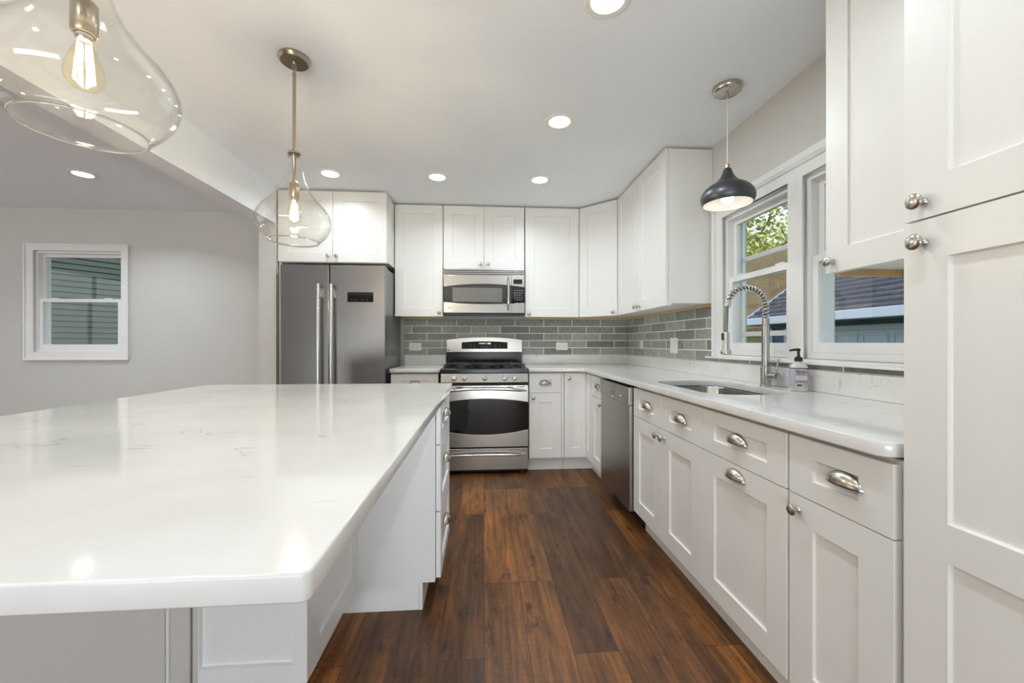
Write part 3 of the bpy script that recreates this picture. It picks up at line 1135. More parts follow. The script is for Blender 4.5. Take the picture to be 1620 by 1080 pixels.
outerL = [(0.398, 3.472), (0.86, 3.472)]
outerL += arc(0.86, 3.447, 0.025, PI / 2, 0)
outerL += [(0.885, 0.86)]
outerL += arc(0.92, 0.86, 0.035, PI, 1.5 * PI)
outerL += [(XW - 0.002, 0.825), (XW - 0.002, YW - 0.002), (0.398, YW - 0.002)]
SX0, SX1, SY0, SY1 = 0.985, 1.385, 1.64, 2.30
sink_hole = rrect(SX0, SX1, SY0, SY1, 0.13, 10)
me = slab_me(outerL, [sink_hole], th, 0.0022)
remap(me, lambda a, b, c: (a, b, c + mid))
counter = tag(link('countertop', me, M['quartz']), 'white quartz countertop turning the corner from the range past the sink to the tall cabinet', 'countertop')
ups = [(0.400, YW - 0.023), (XW - 0.023, YW - 0.023), (XW - 0.023, 0.826), (XW - 0.003, 0.826), (XW - 0.003, YW - 0.003), (0.400, YW - 0.003)]
link('upstand', prism_me(ups, ct1 + 0.0005, 1.0115, 'XY'), M['quartz'], counter, bevel=0.002)
me = slab_me([(-0.792, 3.472), (-0.372, 3.472), (-0.372, YW - 0.002), (-0.792, YW - 0.002)], [], th, 0.0022)
remap(me, lambda a, b, c: (a, b, c + mid))
c2 = tag(link('countertop', me, M['quartz']), 'short white quartz countertop between the refrigerator and the range', 'countertop')
link('upstand', box_me(-0.790, -0.374, YW - 0.023, YW - 0.003, ct1 + 0.0005, 1.0115), M['quartz'], c2, bevel=0.002)

# tile
tb = tag(link('tile_backsplash', box_me(-0.792, XW - 0.0135, YW - 0.0125, YW - 0.0015, 1.0125, 1.376), M['tile_x']), 'grey green brick tile backsplash behind the range on the far wall', 'backsplash')
me = slab_me([(0.82, 1.0125), (4.1155, 1.0125), (4.1155, 1.376), (2.556, 1.376), (2.556, 1.035), (0.82, 1.035)], [], 0.011)
tag(link('tile_backsplash', remap(me, lambda a, b, c: (XW - 0.007 + c, a, b)), M['tile_y']), 'grey green brick tile backsplash on the window wall, thin below the sill', 'backsplash')

# ------------------------------------------------------------------ base cabinets
g = 0.0016
# left of the range
w = 0.405
r = base_cab('white base cabinet between the refrigerator and the range, mostly hidden by the island', (-0.788, YB, 0), 0, w)
front(r, 'drawer', g, w - g, ZD + g, ZT, ('cup', w / 2, 0.775, 0.006))
front(r, 'door', g, w - g, ZB, ZD - g, ('knob', w - 0.035, 0.655))
# right of the range
w = 0.312
r = base_cab('narrow white base cabinet just right of the range with cup pull drawer over a door', (0.402, YB, 0), 0, w)
front(r, 'drawer', g, 0.286, ZD + g, ZT, ('cup', 0.143, 0.772, 0.006))
front(r, 'door', g, 0.286, ZB, ZD - g, ('knob', 0.036, 0.655))
link('filler_strip', box_me(0.289, w - g, 0.003, 0.021, ZB, ZT), M['cab'], r)
# corner, folding two-leaf door
r = thing('base_cabinet', 'white corner base cabinet with a two leaf folding door meeting at right angles', 'cabinet', (0.716, YB, 0), 0, 'white shaker base cabinets')
xi = XR - 0.716
poly = [(0.001, 0.0215), (xi + 0.0215, 0.0215), (xi + 0.0215, -0.176), (0.79, -0.176), (0.79, 0.60), (0.001, 0.60)]
link('carcass', prism_me(poly, 0.112, 0.874, 'XY'), M['cab'], r)
link('toe_kick', prism_me([(0.001, 0.075), (xi + 0.075, 0.075), (xi + 0.075, -0.176), (xi + 0.09, -0.176), (xi + 0.09, 0.09), (0.001, 0.09)], 0, 0.1115, 'XY'), M['cab'], r)
front(r, 'door', g, xi - 0.001, ZB, ZT, ('knob', 0.04, 0.825), stile=0.062)
d2 = link('door', shaker_me(0.022, 0.176 - g, ZB, ZT, stile=0.05), M['cab'], r, bevel=0.0016)
d2.location = (xi, 0.021, 0)
d2.rotation_euler = (0, 0, RZ)
# narrow drawer cabinet before the dishwasher
yy = YB - 0.1765
w = yy - 2.990
r = base_cab('narrow white base cabinet squeezed between the corner cabinet and the dishwasher', (XR, yy, 0), RZ, w)
front(r, 'drawer', g, w - g, ZD + g, ZT, ('cup', w / 2, 0.772, 0.006))
front(r, 'door', g, w - g, ZB, ZD - g, ('knob', w - 0.036, 0.655))
# sink base
y0 = 2.3745
w = 0.763
r = base_cab('white sink base cabinet with two false drawers and paired doors beside the dishwasher', (XR, y0, 0), RZ, w)
for k in (0, 1):
    xa, xb = k * w / 2 + g, (k + 1) * w / 2 - g
    front(r, 'drawer', xa, xb, ZD + g, ZT, ('cup', (xa + xb) / 2, 0.772, 0.006))
    front(r, 'door', xa, xb, ZB, ZD - g, ('knob', w / 2 + (-0.034, 0.034)[k], 0.655))
# pull-out cabinet
w = 0.474
r = base_cab('white base cabinet with two cup pulls, on both its drawer and wide door', (XR, y0 - 0.763, 0), RZ, w)
front(r, 'drawer', g, w - 0.006, ZD + g, ZT, ('cup', w / 2 - 0.012, 0.775, 0.006))
front(r, 'door', g, w - 0.006, ZB, ZD - g, ('cup', w / 2 - 0.012, 0.648))
# last before the tall cabinet
w = 0.322
r = base_cab('white base cabinet beside the tall cabinet with one cup pull drawer and one knob door', (XR, y0 - 1.237, 0), RZ, w)
front(r, 'drawer', 0.004, w - 0.012, ZD + g, ZT, ('cup', 0.185, 0.777, 0.006))
front(r, 'door', 0.004, w - 0.012, ZB, ZD - g, ('knob', 0.04, 0.655))

# ------------------------------------------------------------------ sink
def loft_me(loops, smooth=40, cap_last=True):
    V, F = [], []
    n = len(loops[0])
    for lp in loops:
        V += lp
    for i in range(len(loops) - 1):
        for k in range(n):
            F.append((i * n + k, i * n + (k + 1) % n, (i + 1) * n + (k + 1) % n, (i + 1) * n + k))
    if cap_last:
        F.append(tuple((len(loops) - 1) * n + k for k in range(n)))
    return mesh_from(V, F, smooth, recalc=False)


def rr3(off, zz, r):
    return [(x, y, zz) for x, y in rrect(SX0 - off, SX1 + off, SY0 - off, SY1 + off, r + off, 10)]


sk = thing('kitchen_sink', 'undermounted stainless steel sink bowl set in the white countertop', 'sink', (0, 0, 0))
link('bowl', loft_me([rr3(0.018, ct0 - 0.0015, 0.13), rr3(0.002, ct0 - 0.0015, 0.13), rr3(-0.004, ct0 - 0.006, 0.125), rr3(-0.010, 0.72, 0.12), rr3(-0.018, 0.69, 0.11), rr3(-0.04, 0.675, 0.09)]), M['sink'], sk)
link('drain', lathe_me([(0.6755, 0), (0.6755, 0.05), (0.679, 0.048), (0.679, 0.04), (0.6765, 0.036), (0.6765, 0)], 28), M['chrome'], sk, loc=((SX0 + SX1) / 2, 2.02, 0))

# ------------------------------------------------------------------ faucet
FX, FY = 1.452, 1.968
fa = thing('kitchen_faucet', 'tall spring neck pull down faucet in brushed nickel behind the sink', 'faucet', (FX, FY, ct1 + 0.0003))
zz = lambda h: h - ct1
link('base', lathe_me([(0, 0), (0, 0.0265), (zz(0.920), 0.0265), (zz(0.922), 0.024), (zz(1.010), 0.024), (zz(1.014), 0.020), (zz(1.014), 0)], 32), M['faucet'], fa)
link('riser', lathe_me([(zz(1.0145), 0), (zz(1.0145), 0.0185), (zz(1.222), 0.0185), (zz(1.224), 0.0165), (zz(1.262), 0.0165), (zz(1.264), 0)], 32), M['faucet'], fa)
hv = link('handle_valve', lathe_me([(0.020, 0), (0.020, 0.014), (0.045, 0.014), (0.047, 0.022), (0.085, 0.022), (0.087, 0.019), (0.087, 0)], 28, 'Y-'), M['faucet'], fa, loc=(0, 0, zz(0.966)))
link('lever', tube_me([(0.002, -0.066, 0.018), (0.008, -0.070, 0.05), (0.016, -0.074, 0.09)], [0.0055, 0.005, 0.0045], 12), M['faucet'], hv)
# spring path in the plane facing the bowl
A = []
rad = 0.102
for i in range(7):
    A.append(Vector((0, 0, zz(1.265) + 0.055 * i / 6)))
for i in range(1, 33):
    a = PI * 0.93 * i / 32
    A.append(Vector((-rad + rad * math.cos(a), 0, zz(1.32) + rad * 0.95 * math.sin(a))))
link('hose_core', tube_me(A, 0.0085, 12), M['steel_side'], fa)


def coil(path, turns, rr, wire, n=14):
    P = []
    S = [0.0]
    for a, b in zip(path, path[1:]):
        S.append(S[-1] + (b - a).length)
    tot = S[-1]
    cnt = turns * n
    for q in range(cnt + 1):
        s = tot * q / cnt
        i = 0
        while i < len(S) - 2 and S[i + 1] < s:
            i += 1
        f = (s - S[i]) / (S[i + 1] - S[i])
        c = path[i].lerp(path[i + 1], f)
        t = (path[i + 1] - path[i]).normalized()
        side = Vector((0, 1, 0))
        up = t.cross(side)
        a = 2 * PI * q / n
        P.append(c + (side * math.cos(a) + up * math.sin(a)) * rr)
    return tube_me(P, wire, 8)


link('spring', coil(A, 19, 0.0145, 0.0031), M['chrome'], fa)
e = A[-1]
dirv = (A[-1] - A[-2]).normalized()
link('spring_collar', tube_me([e - dirv * 0.004, e + dirv * 0.022], 0.0155, 20), M['faucet'], fa)
hx = e.x - 0.012
h0 = e + dirv * 0.0225
link('hose', tube_me([h0, h0 + Vector((-0.002, 0, -0.03)), Vector((hx, 0, zz(1.1905)))], 0.0085, 14), M['steel_side'], fa)
sh = link('spray_head', lathe_me([(zz(1.19), 0), (zz(1.19), 0.013), (zz(1.185), 0.0155), (zz(1.105), 0.0165), (zz(1.095), 0.0235), (zz(1.082), 0.025), (zz(1.078), 0.0235), (zz(1.078), 0)], 28), M['faucet'], fa, loc=(hx, 0, 0))
link('spray_button', box_me(-0.022, -0.0145, -0.005, 0.005, zz(1.150), zz(1.186)), M['black_plastic'], sh, bevel=0.002)

# ------------------------------------------------------------------ soap dispenser
def sq_ring(hw, hd, zc, n=40, e=3.2):
    out = []
    for i in range(n):
        a = 2 * PI * i / n
        c, s = math.cos(a), math.sin(a)
        out.append((hw * math.copysign(abs(c) ** (2 / e), c), hd * math.copysign(abs(s) ** (2 / e), s), zc))
    return out


so = thing('soap_dispenser', 'pump bottle of liquid hand soap with lilac label beside the faucet', 'soap bottle', (1.452, 1.752, ct1 + 0.0003), -0.42)
hw, hd = 0.0345, 0.028
link('bottle', loft_me([[(0, 0, 0)] * 40, sq_ring(hw - .004, hd - .004, 0), sq_ring(hw, hd, .005), sq_ring(hw, hd, .108), sq_ring(hw - .001, hd - .001, .114), sq_ring(hw - .007, hd - .006, .123), sq_ring(.017, .016, .131, e=2.2), sq_ring(.0135, .0135, .134, e=2), sq_ring(.0135, .0135, .137, e=2)], 50), M['soap'], so)
lb = link('label', loft_me([sq_ring(hw + .0005, hd + .0005, .018), sq_ring(hw + .0005, hd + .0005, .106)], 50, False), M['label'], so)
lb['label'] = 'lilac paper label round the bottle'
yf = -hd - 0.0009


def lab(nm, x0, x1, z0, z1, m, lift=0.0):
    return link(nm, box_me(x0, x1, yf - 0.0006 - lift, yf - lift, z0, z1), m, lb)


def words(nm, s, size, x, zc, m, lift=0.0007):
    me = text_me(s, size, 0.0002)
    remap(me, lambda a, b, c: (a + x, yf - lift + c, b + zc))
    return link(nm, me, m, lb)


link('label_band', loft_me([sq_ring(hw + .0009, hd + .0009, .104), sq_ring(hw + .0009, hd + .0009, .1075)], 50, False), M['label_ink'], lb)
words('lettering', "MRS.", 0.0065, -0.012, 0.0955, M['label_ink'])
words('lettering', "MEYER'S", 0.0120, 0.004, 0.0890, M['label_ink'])
words('lettering', 'CLEAN DAY', 0.0068, 0.004, 0.0795, M['label_ink'])
lab('label_panel', -0.018, 0.024, 0.052, 0.072, M['label_white'])
for k in range(3):
    lab('label_line', -0.012, 0.018, 0.067 - k * 0.005, 0.0678 - k * 0.005, M['label_mauve'], 0.0007)
lab('label_stripe', -0.020, 0.025, 0.042, 0.0505, M['label_mauve'])
lab('label_panel', -0.018, 0.010, 0.022, 0.036, M['label_white'])
lab('label_line', -0.014, 0.006, 0.025, 0.033, M['label_ink'], 0.0007)
pm = link('pump', lathe_me([(.1372, 0), (.1372, .0165), (.153, .0165), (.155, .0145), (.155, .010), (.160, .009), (.160, .0055), (.188, .0055), (.188, 0)], 28), M['black_plastic'], so)
link('nozzle', tube_me([(0.006, 0, .1905), (-0.010, 0, .1905), (-0.028, 0, .1885), (-0.036, 0, .185)], [.0062, .006, .0048, .004], 12), M['black_plastic'], pm)

# ------------------------------------------------------------------ upper cabinets
ZU, ZUT = 1.383, 2.4225
YU, XU = 3.803, 1.203
HU = ZUT - ZU
DU = YW - 0.002 - YU
w = 0.444
r = upper_cab('white single door upper cabinet between the refrigerator and the microwave', (-0.819, YU, ZU), 0, w, HU, DU)
front(r, 'door', g, w - g, 0, HU, ('knob', w - 0.034, 0.035))
w = 0.765
h = ZUT - 1.834
r = upper_cab('white double door upper cabinet directly above the microwave', (-0.3715, YU, 1.834), 0, w, h, DU, rail=False)
front(r, 'door', g, w / 2 - g, 0, h, ('knob', w / 2 - 0.036, 0.044))
front(r, 'door', w / 2 + g, w - g, 0, h, ('knob', w / 2 + 0.036, 0.044))
w = 0.519
r = upper_cab('white single door upper cabinet right of the microwave', (0.4005, YU, ZU), 0, w, HU, DU)
front(r, 'door', g, w - g, 0, HU, ('knob', 0.034, 0.027))
# corner cabinet with an angled face
cx0, cy0, cx1, cy1 = 0.922, YU, XU, 3.522
ang = math.atan2(cy1 - cy0, cx1 - cx0)
wd = math.hypot(cx1 - cx0, cy1 - cy0)
r = thing('upper_cabinet', 'white corner upper cabinet with a single door angled across the corner', 'cabinet', (cx0, cy0, ZU), 0, 'white shaker upper cabinets')
o = Vector((math.sin(-ang), math.cos(ang))) * 0.0215
poly = [(0.001 + 0.012, 0.0215), (0.0025 + 0.02, 0.014), (cx1 - cx0 + 0.016, cy1 - cy0 + 0.019), (cx1 - cx0 + 0.0215, cy1 - cy0 + 0.008), (XW - 0.002 - cx0, cy1 - cy0 + 0.008), (XW - 0.002 - cx0, DU), (0.001, DU), (0.001, 0.0215)]
link('carcass', prism_me(poly, 0.016, HU, 'XY'), M['cab'], r)
o1 = link('hanging_rail', prism_me([(0.001, DU - 0.02), (XW - 0.022 - cx0, DU - 0.02), (XW - 0.022 - cx0, cy1 - cy0 + 0.008), (XW - 0.002 - cx0, cy1 - cy0 + 0.008), (XW - 0.002 - cx0, DU), (0.001, DU)], -0.006, 0.0155, 'XY'), M['wood_raw'], r)
o1['label'] = 'raw wood rail under the cabinet'
d = link('door', shaker_me(0.004, wd - 0.004, 0, HU), M['cab'], r, bevel=0.0016)
d.rotation_euler = (0, 0, ang)
knob(d, wd - 0.036, 0.03)
# right wall, two doors
w = 3.5195 - 2.573
DR = XW - 0.002 - XU
r = upper_cab('white double door upper cabinet on the window wall, left of the sink window', (XU, 3.5195, ZU), RZ, w, HU, DR)
front(r, 'door', g, w / 2 - g, 0, HU, ('knob', w / 2 - 0.034, 0.035))
front(r, 'door', w / 2 + g, w - g, 0, HU, ('knob', w / 2 + 0.034, 0.035))
# near upper, partly hiding the right window
w = 0.514
r = upper_cab('white single door upper cabinet nearest the camera, hanging in front of the sink window', (XU, 1.331, ZU - 0.004), RZ, w, HU, 0.300)
o = link('end_batten', box_me(0.001, 0.014, 0.0405, 0.278, -0.008, 0.0155), M['wood_raw'], r)
o['label'] = 'raw wood edge under the cabinet'
front(r, 'door', g, w - g, 0, HU, ('knob', 0.03, 0.036))
# over the refrigerator
w = 0.900
h = ZUT - 1.816
r = upper_cab('white deep double door upper cabinet above the refrigerator', (-1.7235, 3.51, 1.816), 0, w, h, YW - 0.002 - 3.51, rail=False)
link('side_panel', box_me(0.003, 0.021, 0.0215, 0.59, -1.8155, 0.0155), M['cab'], r, bevel=0.001)
front(r, 'door', g, w / 2 - g, 0.006, h, ('knob', w / 2 - 0.033, 0.055))
front(r, 'door', w / 2 + g, w - g, 0.006, h, ('knob', w / 2 + 0.033, 0.055))

# tall cabinet
r = thing('pantry_cabinet', 'tall white shaker pantry cabinet filling the right edge beside the countertop', 'cabinet', (XR, 0.809, 0), RZ)
w = 0.66
link('carcass', box_me(0.001, w, 0.0215, XW - 0.002 - XR, 0.112, ZUT), M['cab'], r)
link('toe_kick', box_me(0.001, w, 0.075, 0.09, 0, 0.1115), M['cab'], r)
front(r, 'door', g, w - g, ZB, 1.3905, ('knob', 0.042, 1.344), stile=0.083, rail=0.082, mids=((0.704, 0.780),))
front(r, 'door', g, w - g, 1.3945, ZUT, ('knob', 0.042, 1.428), stile=0.083, rail=0.08, rail_b=0.08)

# ------------------------------------------------------------------ island
IX0, IX1, IY0, IY1 = -1.46, -0.168, 0.402, 2.235
ib0 = 0.884
me = slab_me(rrect(IX0, IX1, IY0, IY1, 0.010, 5), [], 0.914 - ib0, 0.003)
remap(me, lambda a, b, c: (a, b, c + (0.914 + ib0) / 2))
tag(link('island_countertop', me, M['quartz']), 'large white quartz island countertop with faint grey veins', 'countertop')

# drawer bank facing the aisle at the far end
YI = 1.752
XI = -0.182
r = thing('island_cabinet', 'white island cabinet with three cup pull drawers facing the aisle', 'cabinet', (XI, YI, 0), PI / 2, 'island cabinets')
w = 0.455
link('carcass', box_me(0.0, w, 0.0215, 0.36, 0.115, ib0 - 0.0015), M['island'], r)
link('end_panel', prism_me([(0.0225, 0.115), (0.0225, ib0 - 0.0015), (0.46, ib0 - 0.0015), (0.46, 0.0), (0.09, 0.0), (0.09, 0.115)], -0.019, -0.0005, 'YZ'), M['island'], r, bevel=0.001)
link('toe_kick', box_me(-0.019, w, 0.075, 0.089, 0, 0.1145), M['island'], r)
for z0, z1, zp in ((0.698, 0.872, 0.792), (0.411, 0.694, 0.575), (0.125, 0.407, 0.282)):
    front(r, 'drawer', -0.004, w - 0.004, z0, z1, ('cup', 0.20, zp, 0.0), mat=M['island'], rail=0.055, stile=0.07)

# shaker-panelled support cabinet under the overhang
bx0, bx1, by0, by1 = -0.842, -0.529, 1.252, 1.732
r = thing('island_cabinet', 'white island cabinet with shaker panels standing under the middle of the overhang', 'cabinet', (bx0, by0, 0), 0, 'island cabinets')
W_, D_ = bx1 - bx0, by1 - by0
link('carcass', box_me(0.0, W_ - 0.0205, 0.0205, D_, 0.112, ib0 - 0.0015), M['island'], r)
link('toe_kick', box_me(0.02, W_ - 0.09, 0.09, D_, 0.0, 0.1115), M['island'], r)
link('front_panel', shaker_me(0.0, W_, 0.112, ib0 - 0.0015, t=0.02, stile=0.042, rail=0.010, rail_b=0.056, stile_l=0.003, rec=0.012), M['island'], r, bevel=0.0012)
sp = link('side_panel', shaker_me(0.001, D_ - 0.0215, 0.112, ib0 - 0.0015, t=0.02, stile=0.07, rail=0.04, rail_b=0.075, rec=0.011), M['island'], r, bevel=0.0012)
sp.location = (W_, 0.0215, 0)
sp.rotation_euler = (0, 0, PI / 2)

# set-back cabinets on the dining side
ly0 = 1.300
r = thing('knee_wall', 'grey painted knee wall in shade under the near left of the island countertop', 'knee wall', (-1.445, ly0, 0), 0)
lw = 0.602
link('wall_board', box_me(0.0, 0.475, 0.0, 0.012, 0.0, ib0 - 0.0015), M['wall'], r)
link('stud_wall', box_me(0.0, lw - 0.002, 0.0125, 0.43, 0.0, ib0 - 0.0015), M['wall'], r)
link('corner_bead', lathe_me([(0.0, 0), (0.0, 0.006), (ib0 - 0.0015, 0.006), (ib0 - 0.0015, 0)], 14), M['island'], r, loc=(0.4815, 0.005, 0))
link('corner_post', box_me(0.490, 0.548, -0.002, 0.012, 0.0, ib0 - 0.0015), M['wall'], r, bevel=0.004)
link('filler_strip', box_me(0.552, lw - 0.002, 0.004, 0.012, 0.0, ib0 - 0.0015), M['wall'], r, bevel=0.001)
r = thing('island_cabinet', 'plain white island cabinet hidden behind the drawers on the refrigerator side', 'cabinet', (-1.445, 1.7365, 0), 0, 'island cabinets')
link('carcass', box_me(0.0, 0.79, 0.0, 0.47, 0.0, ib0 - 0.0015), M['island'], r, bevel=0.001)
link('end_panel', box_me(0.0, 0.79, 0.4705, 0.482, 0.0, ib0 - 0.0015), M['island'], r, bevel=0.001)

# ------------------------------------------------------------------ range
rx0, rx1 = -0.365, 0.395
RW = rx1 - rx0
ra = thing('gas_range', 'stainless steel gas range with black cooktop and arched oven window', 'range', (rx0, 3.46, 0))
RY = 0.0      # local front of the oven door
link('body', box_me(0.002, RW - 0.002, 0.045, 0.63, 0.03, 0.868), M['black'], ra)
for fx in (0.05, RW - 0.05):
    for fy in (0.09, 0.58):
        link('foot', lathe_me([(0, 0), (0, 0.018), (0.0295, 0.014), (0.0295, 0)], 16), M['black_plastic'], ra, loc=(fx, fy, 0))
link('kick_plate', box_me(0.01, RW - 0.01, 0.035, 0.0445, 0.02, 0.04), M['black'], ra)
# control panel, leaning back
cp = link('control_panel', prism_me([(0.002, 0.794), (0.012, 0.872), (0.044, 0.872), (0.044, 0.794)], 0.004, RW - 0.004, 'YZ'), M['steel_x'], ra, bevel=0.002)
for kx in (0.118, 0.206, 0.380, 0.551, 0.638):
    k = link('burner_knob', lathe_me([(0, 0), (0, 0.024), (0.006, 0.024), (0.008, 0.020), (0.026, 0.018), (0.028, 0.013), (0.028, 0)], 24, 'Y-'), M['chrome'], cp, loc=(kx, 0.0055, 0.832), rot=(-0.127, 0, 0))
    link('knob_grip', box_me(-0.0035, 0.0035, -0.037, -0.0282, -0.0155, 0.0155), M['handle'], k, bevel=0.0015)
link('vent_gap', box_me(0.008, RW - 0.008, 0.03, 0.0445, 0.770, 0.7935), M['dark_gap'], ra)
# oven door


def arcline(x0, x1, zs, zm, n=24):
    return [(x0 + (x1 - x0) * i / n, zs + (zm - zs) * (1 - (2 * i / n - 1) ** 2)) for i in range(n + 1)]


od = link('oven_door', box_me(0.004, RW - 0.004, 0.010, 0.0445, 0.238, 0.768), M['steel_x'], ra, bevel=0.002)
top = arcline(0.0045, RW - 0.0045, 0.622, 0.655)
bot = arcline(0.0045, RW - 0.0045, 0.388, 0.345)
link('oven_window', prism_me(bot + top[::-1], 0.004, 0.0095, 'XZ'), M['black_glass'], od)
up = [(0.0045, 0.766)] + [(RW - 0.0045, 0.766)] + arcline(0.0045, RW - 0.0045, 0.6225, 0.6555)[::-1]
link('door_skin', prism_me(up, 0.0, 0.0095, 'XZ'), M['steel_x'], od, bevel=0.001)
dn = [(0.0045, 0.240)] + arcline(0.0045, RW - 0.0045, 0.3875, 0.3445) + [(RW - 0.0045, 0.240)]
link('door_skin', prism_me(dn, 0.0, 0.0095, 'XZ'), M['steel_x'], od, bevel=0.001)
lipb = arcline(0.0045, RW - 0.0045, 0.3885, 0.3455)
lip = [(a, b) for a, b in lipb] + [(a, b - 0.012) for a, b in lipb[::-1]]
link('window_lip', prism_me(lip, -0.004, -0.0003, 'XZ'), M['handle'], od, bevel=0.001)
for sx0, sx1 in ((0.135, 0.195), (0.570, 0.625), (0.658, 0.725), (0.03, 0.10)):
    link('vent_slot', box_me(sx0, sx1, -0.0012, -0.0002, 0.751, 0.7575), M['dark_gap'], od)


def bow_handle(parent, x0, x1, zc, out, sag, rad):
    P = []
    n = 24
    for i in range(n + 1):
        t = i / n
        u = 2 * t - 1
        P.append((x0 + (x1 - x0) * t, -out * (1 - u ** 8) - 0.001, zc + sag * (1 - u * u)))
    rr = [rad * (0.6 + 0.4 * (1 - abs(2 * i / n - 1) ** 6)) for i in range(n + 1)]
    return link('handle', tube_me(P, rr, 14), M['handle'], parent)


bow_handle(od, 0.022, RW - 0.022, 0.722, 0.045, 0.022, 0.0125)
sd = link('storage_drawer', box_me(0.004, RW - 0.004, 0.002, 0.0445, 0.042, 0.226), M['steel_x'], ra, bevel=0.003)
bow_handle(sd, 0.03, RW - 0.03, 0.172, 0.035, 0.010, 0.010)
# cooktop
link('cooktop', box_me(-0.001, RW + 0.001, -0.002, 0.58, 0.8725, 0.912), M['black'], ra, bevel=0.006, seg=3)
for (bx, by, br_) in ((0.16, 0.17, 0.044), (0.16, 0.44, 0.036), (0.38, 0.30, 0.05), (0.60, 0.17, 0.05), (0.60, 0.44, 0.036)):
    b = link('burner', lathe_me([(0.9122, 0), (0.9122, br_ + 0.012), (0.918, br_ + 0.008), (0.921, br_), (0.928, br_ - 0.002), (0.931, br_ - 0.006), (0.931, 0)], 28), M['iron'], ra, loc=(bx, by, 0))
    link('burner_ring', lathe_me([(0.9125, br_ + 0.014), (0.9165, br_ + 0.014), (0.9165, br_ + 0.024), (0.9125, br_ + 0.022)], 28), M['chrome'], b)


def grate(x0, x1, y0, y1):
    zt = 0.944
    H = 0.0055
    lst = []
    fr = tube_me([(x0, y0, zt), (x1, y0, zt), (x1, y1, zt), (x0, y1, zt)], H, 8, closed=True)
    o = link('grate', fr, M['iron'], ra)
    xm, ym = (x0 + x1) / 2, (y0 + y1) / 2
    for a, b in (((x0, ym), (x1, ym)), ((xm, y0), (xm, y1)), ((x0, (y0 + ym) / 2), (x1, (y0 + ym) / 2)), ((x0, (y1 + ym) / 2), (x1, (y1 + ym) / 2))):
        link('grate_bar', tube_me([(a[0], a[1], zt - 0.004), ((a[0] + b[0]) / 2, (a[1] + b[1]) / 2, zt), (b[0], b[1], zt - 0.004)], H, 8), M['iron'], o)
    for cx, cy in ((x0, y0), (x1, y0), (x1, y1), (x0, y1)):
        link('grate_leg', tube_me([(cx, cy, 0.9125), (cx, cy, zt)], 0.006, 8), M['iron'], o)


grate(0.035, 0.262, 0.05, 0.555)
grate(0.272, 0.488, 0.05, 0.555)
grate(0.498, 0.725, 0.05, 0.555)
# back guard
link('back_panel', box_me(0.0, RW, 0.605, 0.640, 0.8725, 1.042), M['black'], ra)
bg = [(0.0, 1.0425), (RW, 1.0425)] + arcline(0.0, RW, 1.168, 1.194)[::-1]
bgd = link('backguard', prism_me(bg, 0.590, 0.640, 'XZ'), M['steel_x'], ra, bevel=0.003)
dsp = [(0.152, 1.075), (0.612, 1.075)] + arcline(0.152, 0.612, 1.140, 1.151)[::-1]
dp = link('control_display', prism_me(dsp, 0.586, 0.5897, 'XZ'), M['black_glass'], bgd)
link('amber_readout', box_me(0.325, 0.395, 0.5852, 0.5858, 1.124, 1.136), M['amber_led'], dp)
link('clock_readout', box_me(0.408, 0.443, 0.5852, 0.5858, 1.122, 1.137), M['blue_led'], dp)
for i, bx in enumerate((0.235, 0.272, 0.345, 0.365, 0.385, 0.405, 0.43, 0.49, 0.525)):
    for bz in (1.088, 1.102) + ((1.118,) if i in (0, 1, 7, 8) else ()):
        link('button', box_me(bx, bx + 0.010, 0.5853, 0.5858, bz, bz + 0.004), M['grey_print'], dp)
link('round_badge', lathe_me([(0, 0), (0, 0.0065), (0.0012, 0.006), (0.0012, 0)], 20, 'Y-'), M['slot'], bgd, loc=(0.022, 0.5898, 1.062))

# ------------------------------------------------------------------ microwave
mx0, mx1 = -0.3665, 0.3915
MW = mx1 - mx0
mw = thing('microwave', 'stainless steel over the range microwave with lens shaped dark window', 'microwave', (mx0, 3.77, 1.41))
zz = lambda h: h - 1.41
link('housing', box_me(0.001, MW - 0.001, 0.025, YW - 0.0135 - 3.77, zz(1.416), zz(1.830)), M['steel_side'], mw)
link('underside', box_me(0.01, MW - 0.01, 0.03, 0.30, zz(1.4045), zz(1.4155)), M['black'], mw)
vg = link('vent_grille', box_me(0.0, MW, 0.004, 0.0245, zz(1.768), zz(1.8295)), M['steel_x'], mw, bevel=0.001)
for k in range(3):
    link('vent_slot', box_me(0.006, MW - 0.006, 0.0028, 0.0038, zz(1.775 + 0.0165 * k), zz(1.783 + 0.0165 * k)), M['dark_gap'], vg)
dx = 0.633
dr = link('door', box_me(0.0, dx, 0.008, 0.0245, zz(1.418), zz(1.766)), M['black'], mw)
cpn = link('control_panel', box_me(dx + 0.002, MW, 0.008, 0.0245, zz(1.418), zz(1.766)), M['black_plastic'], mw)


def lens_top(x):
    u = (2 * x / MW - 1)
    return 1.658 + 0.030 * (1 - u * u)


def lens_bot(x):
    u = (2 * x / MW - 1)
    return 1.515 - 0.017 * (1 - u * u)


def band(x0, x1, fn, n=20):
    return [(x0 + (x1 - x0) * i / n, zz(fn(x0 + (x1 - x0) * i / n))) for i in range(n + 1)]


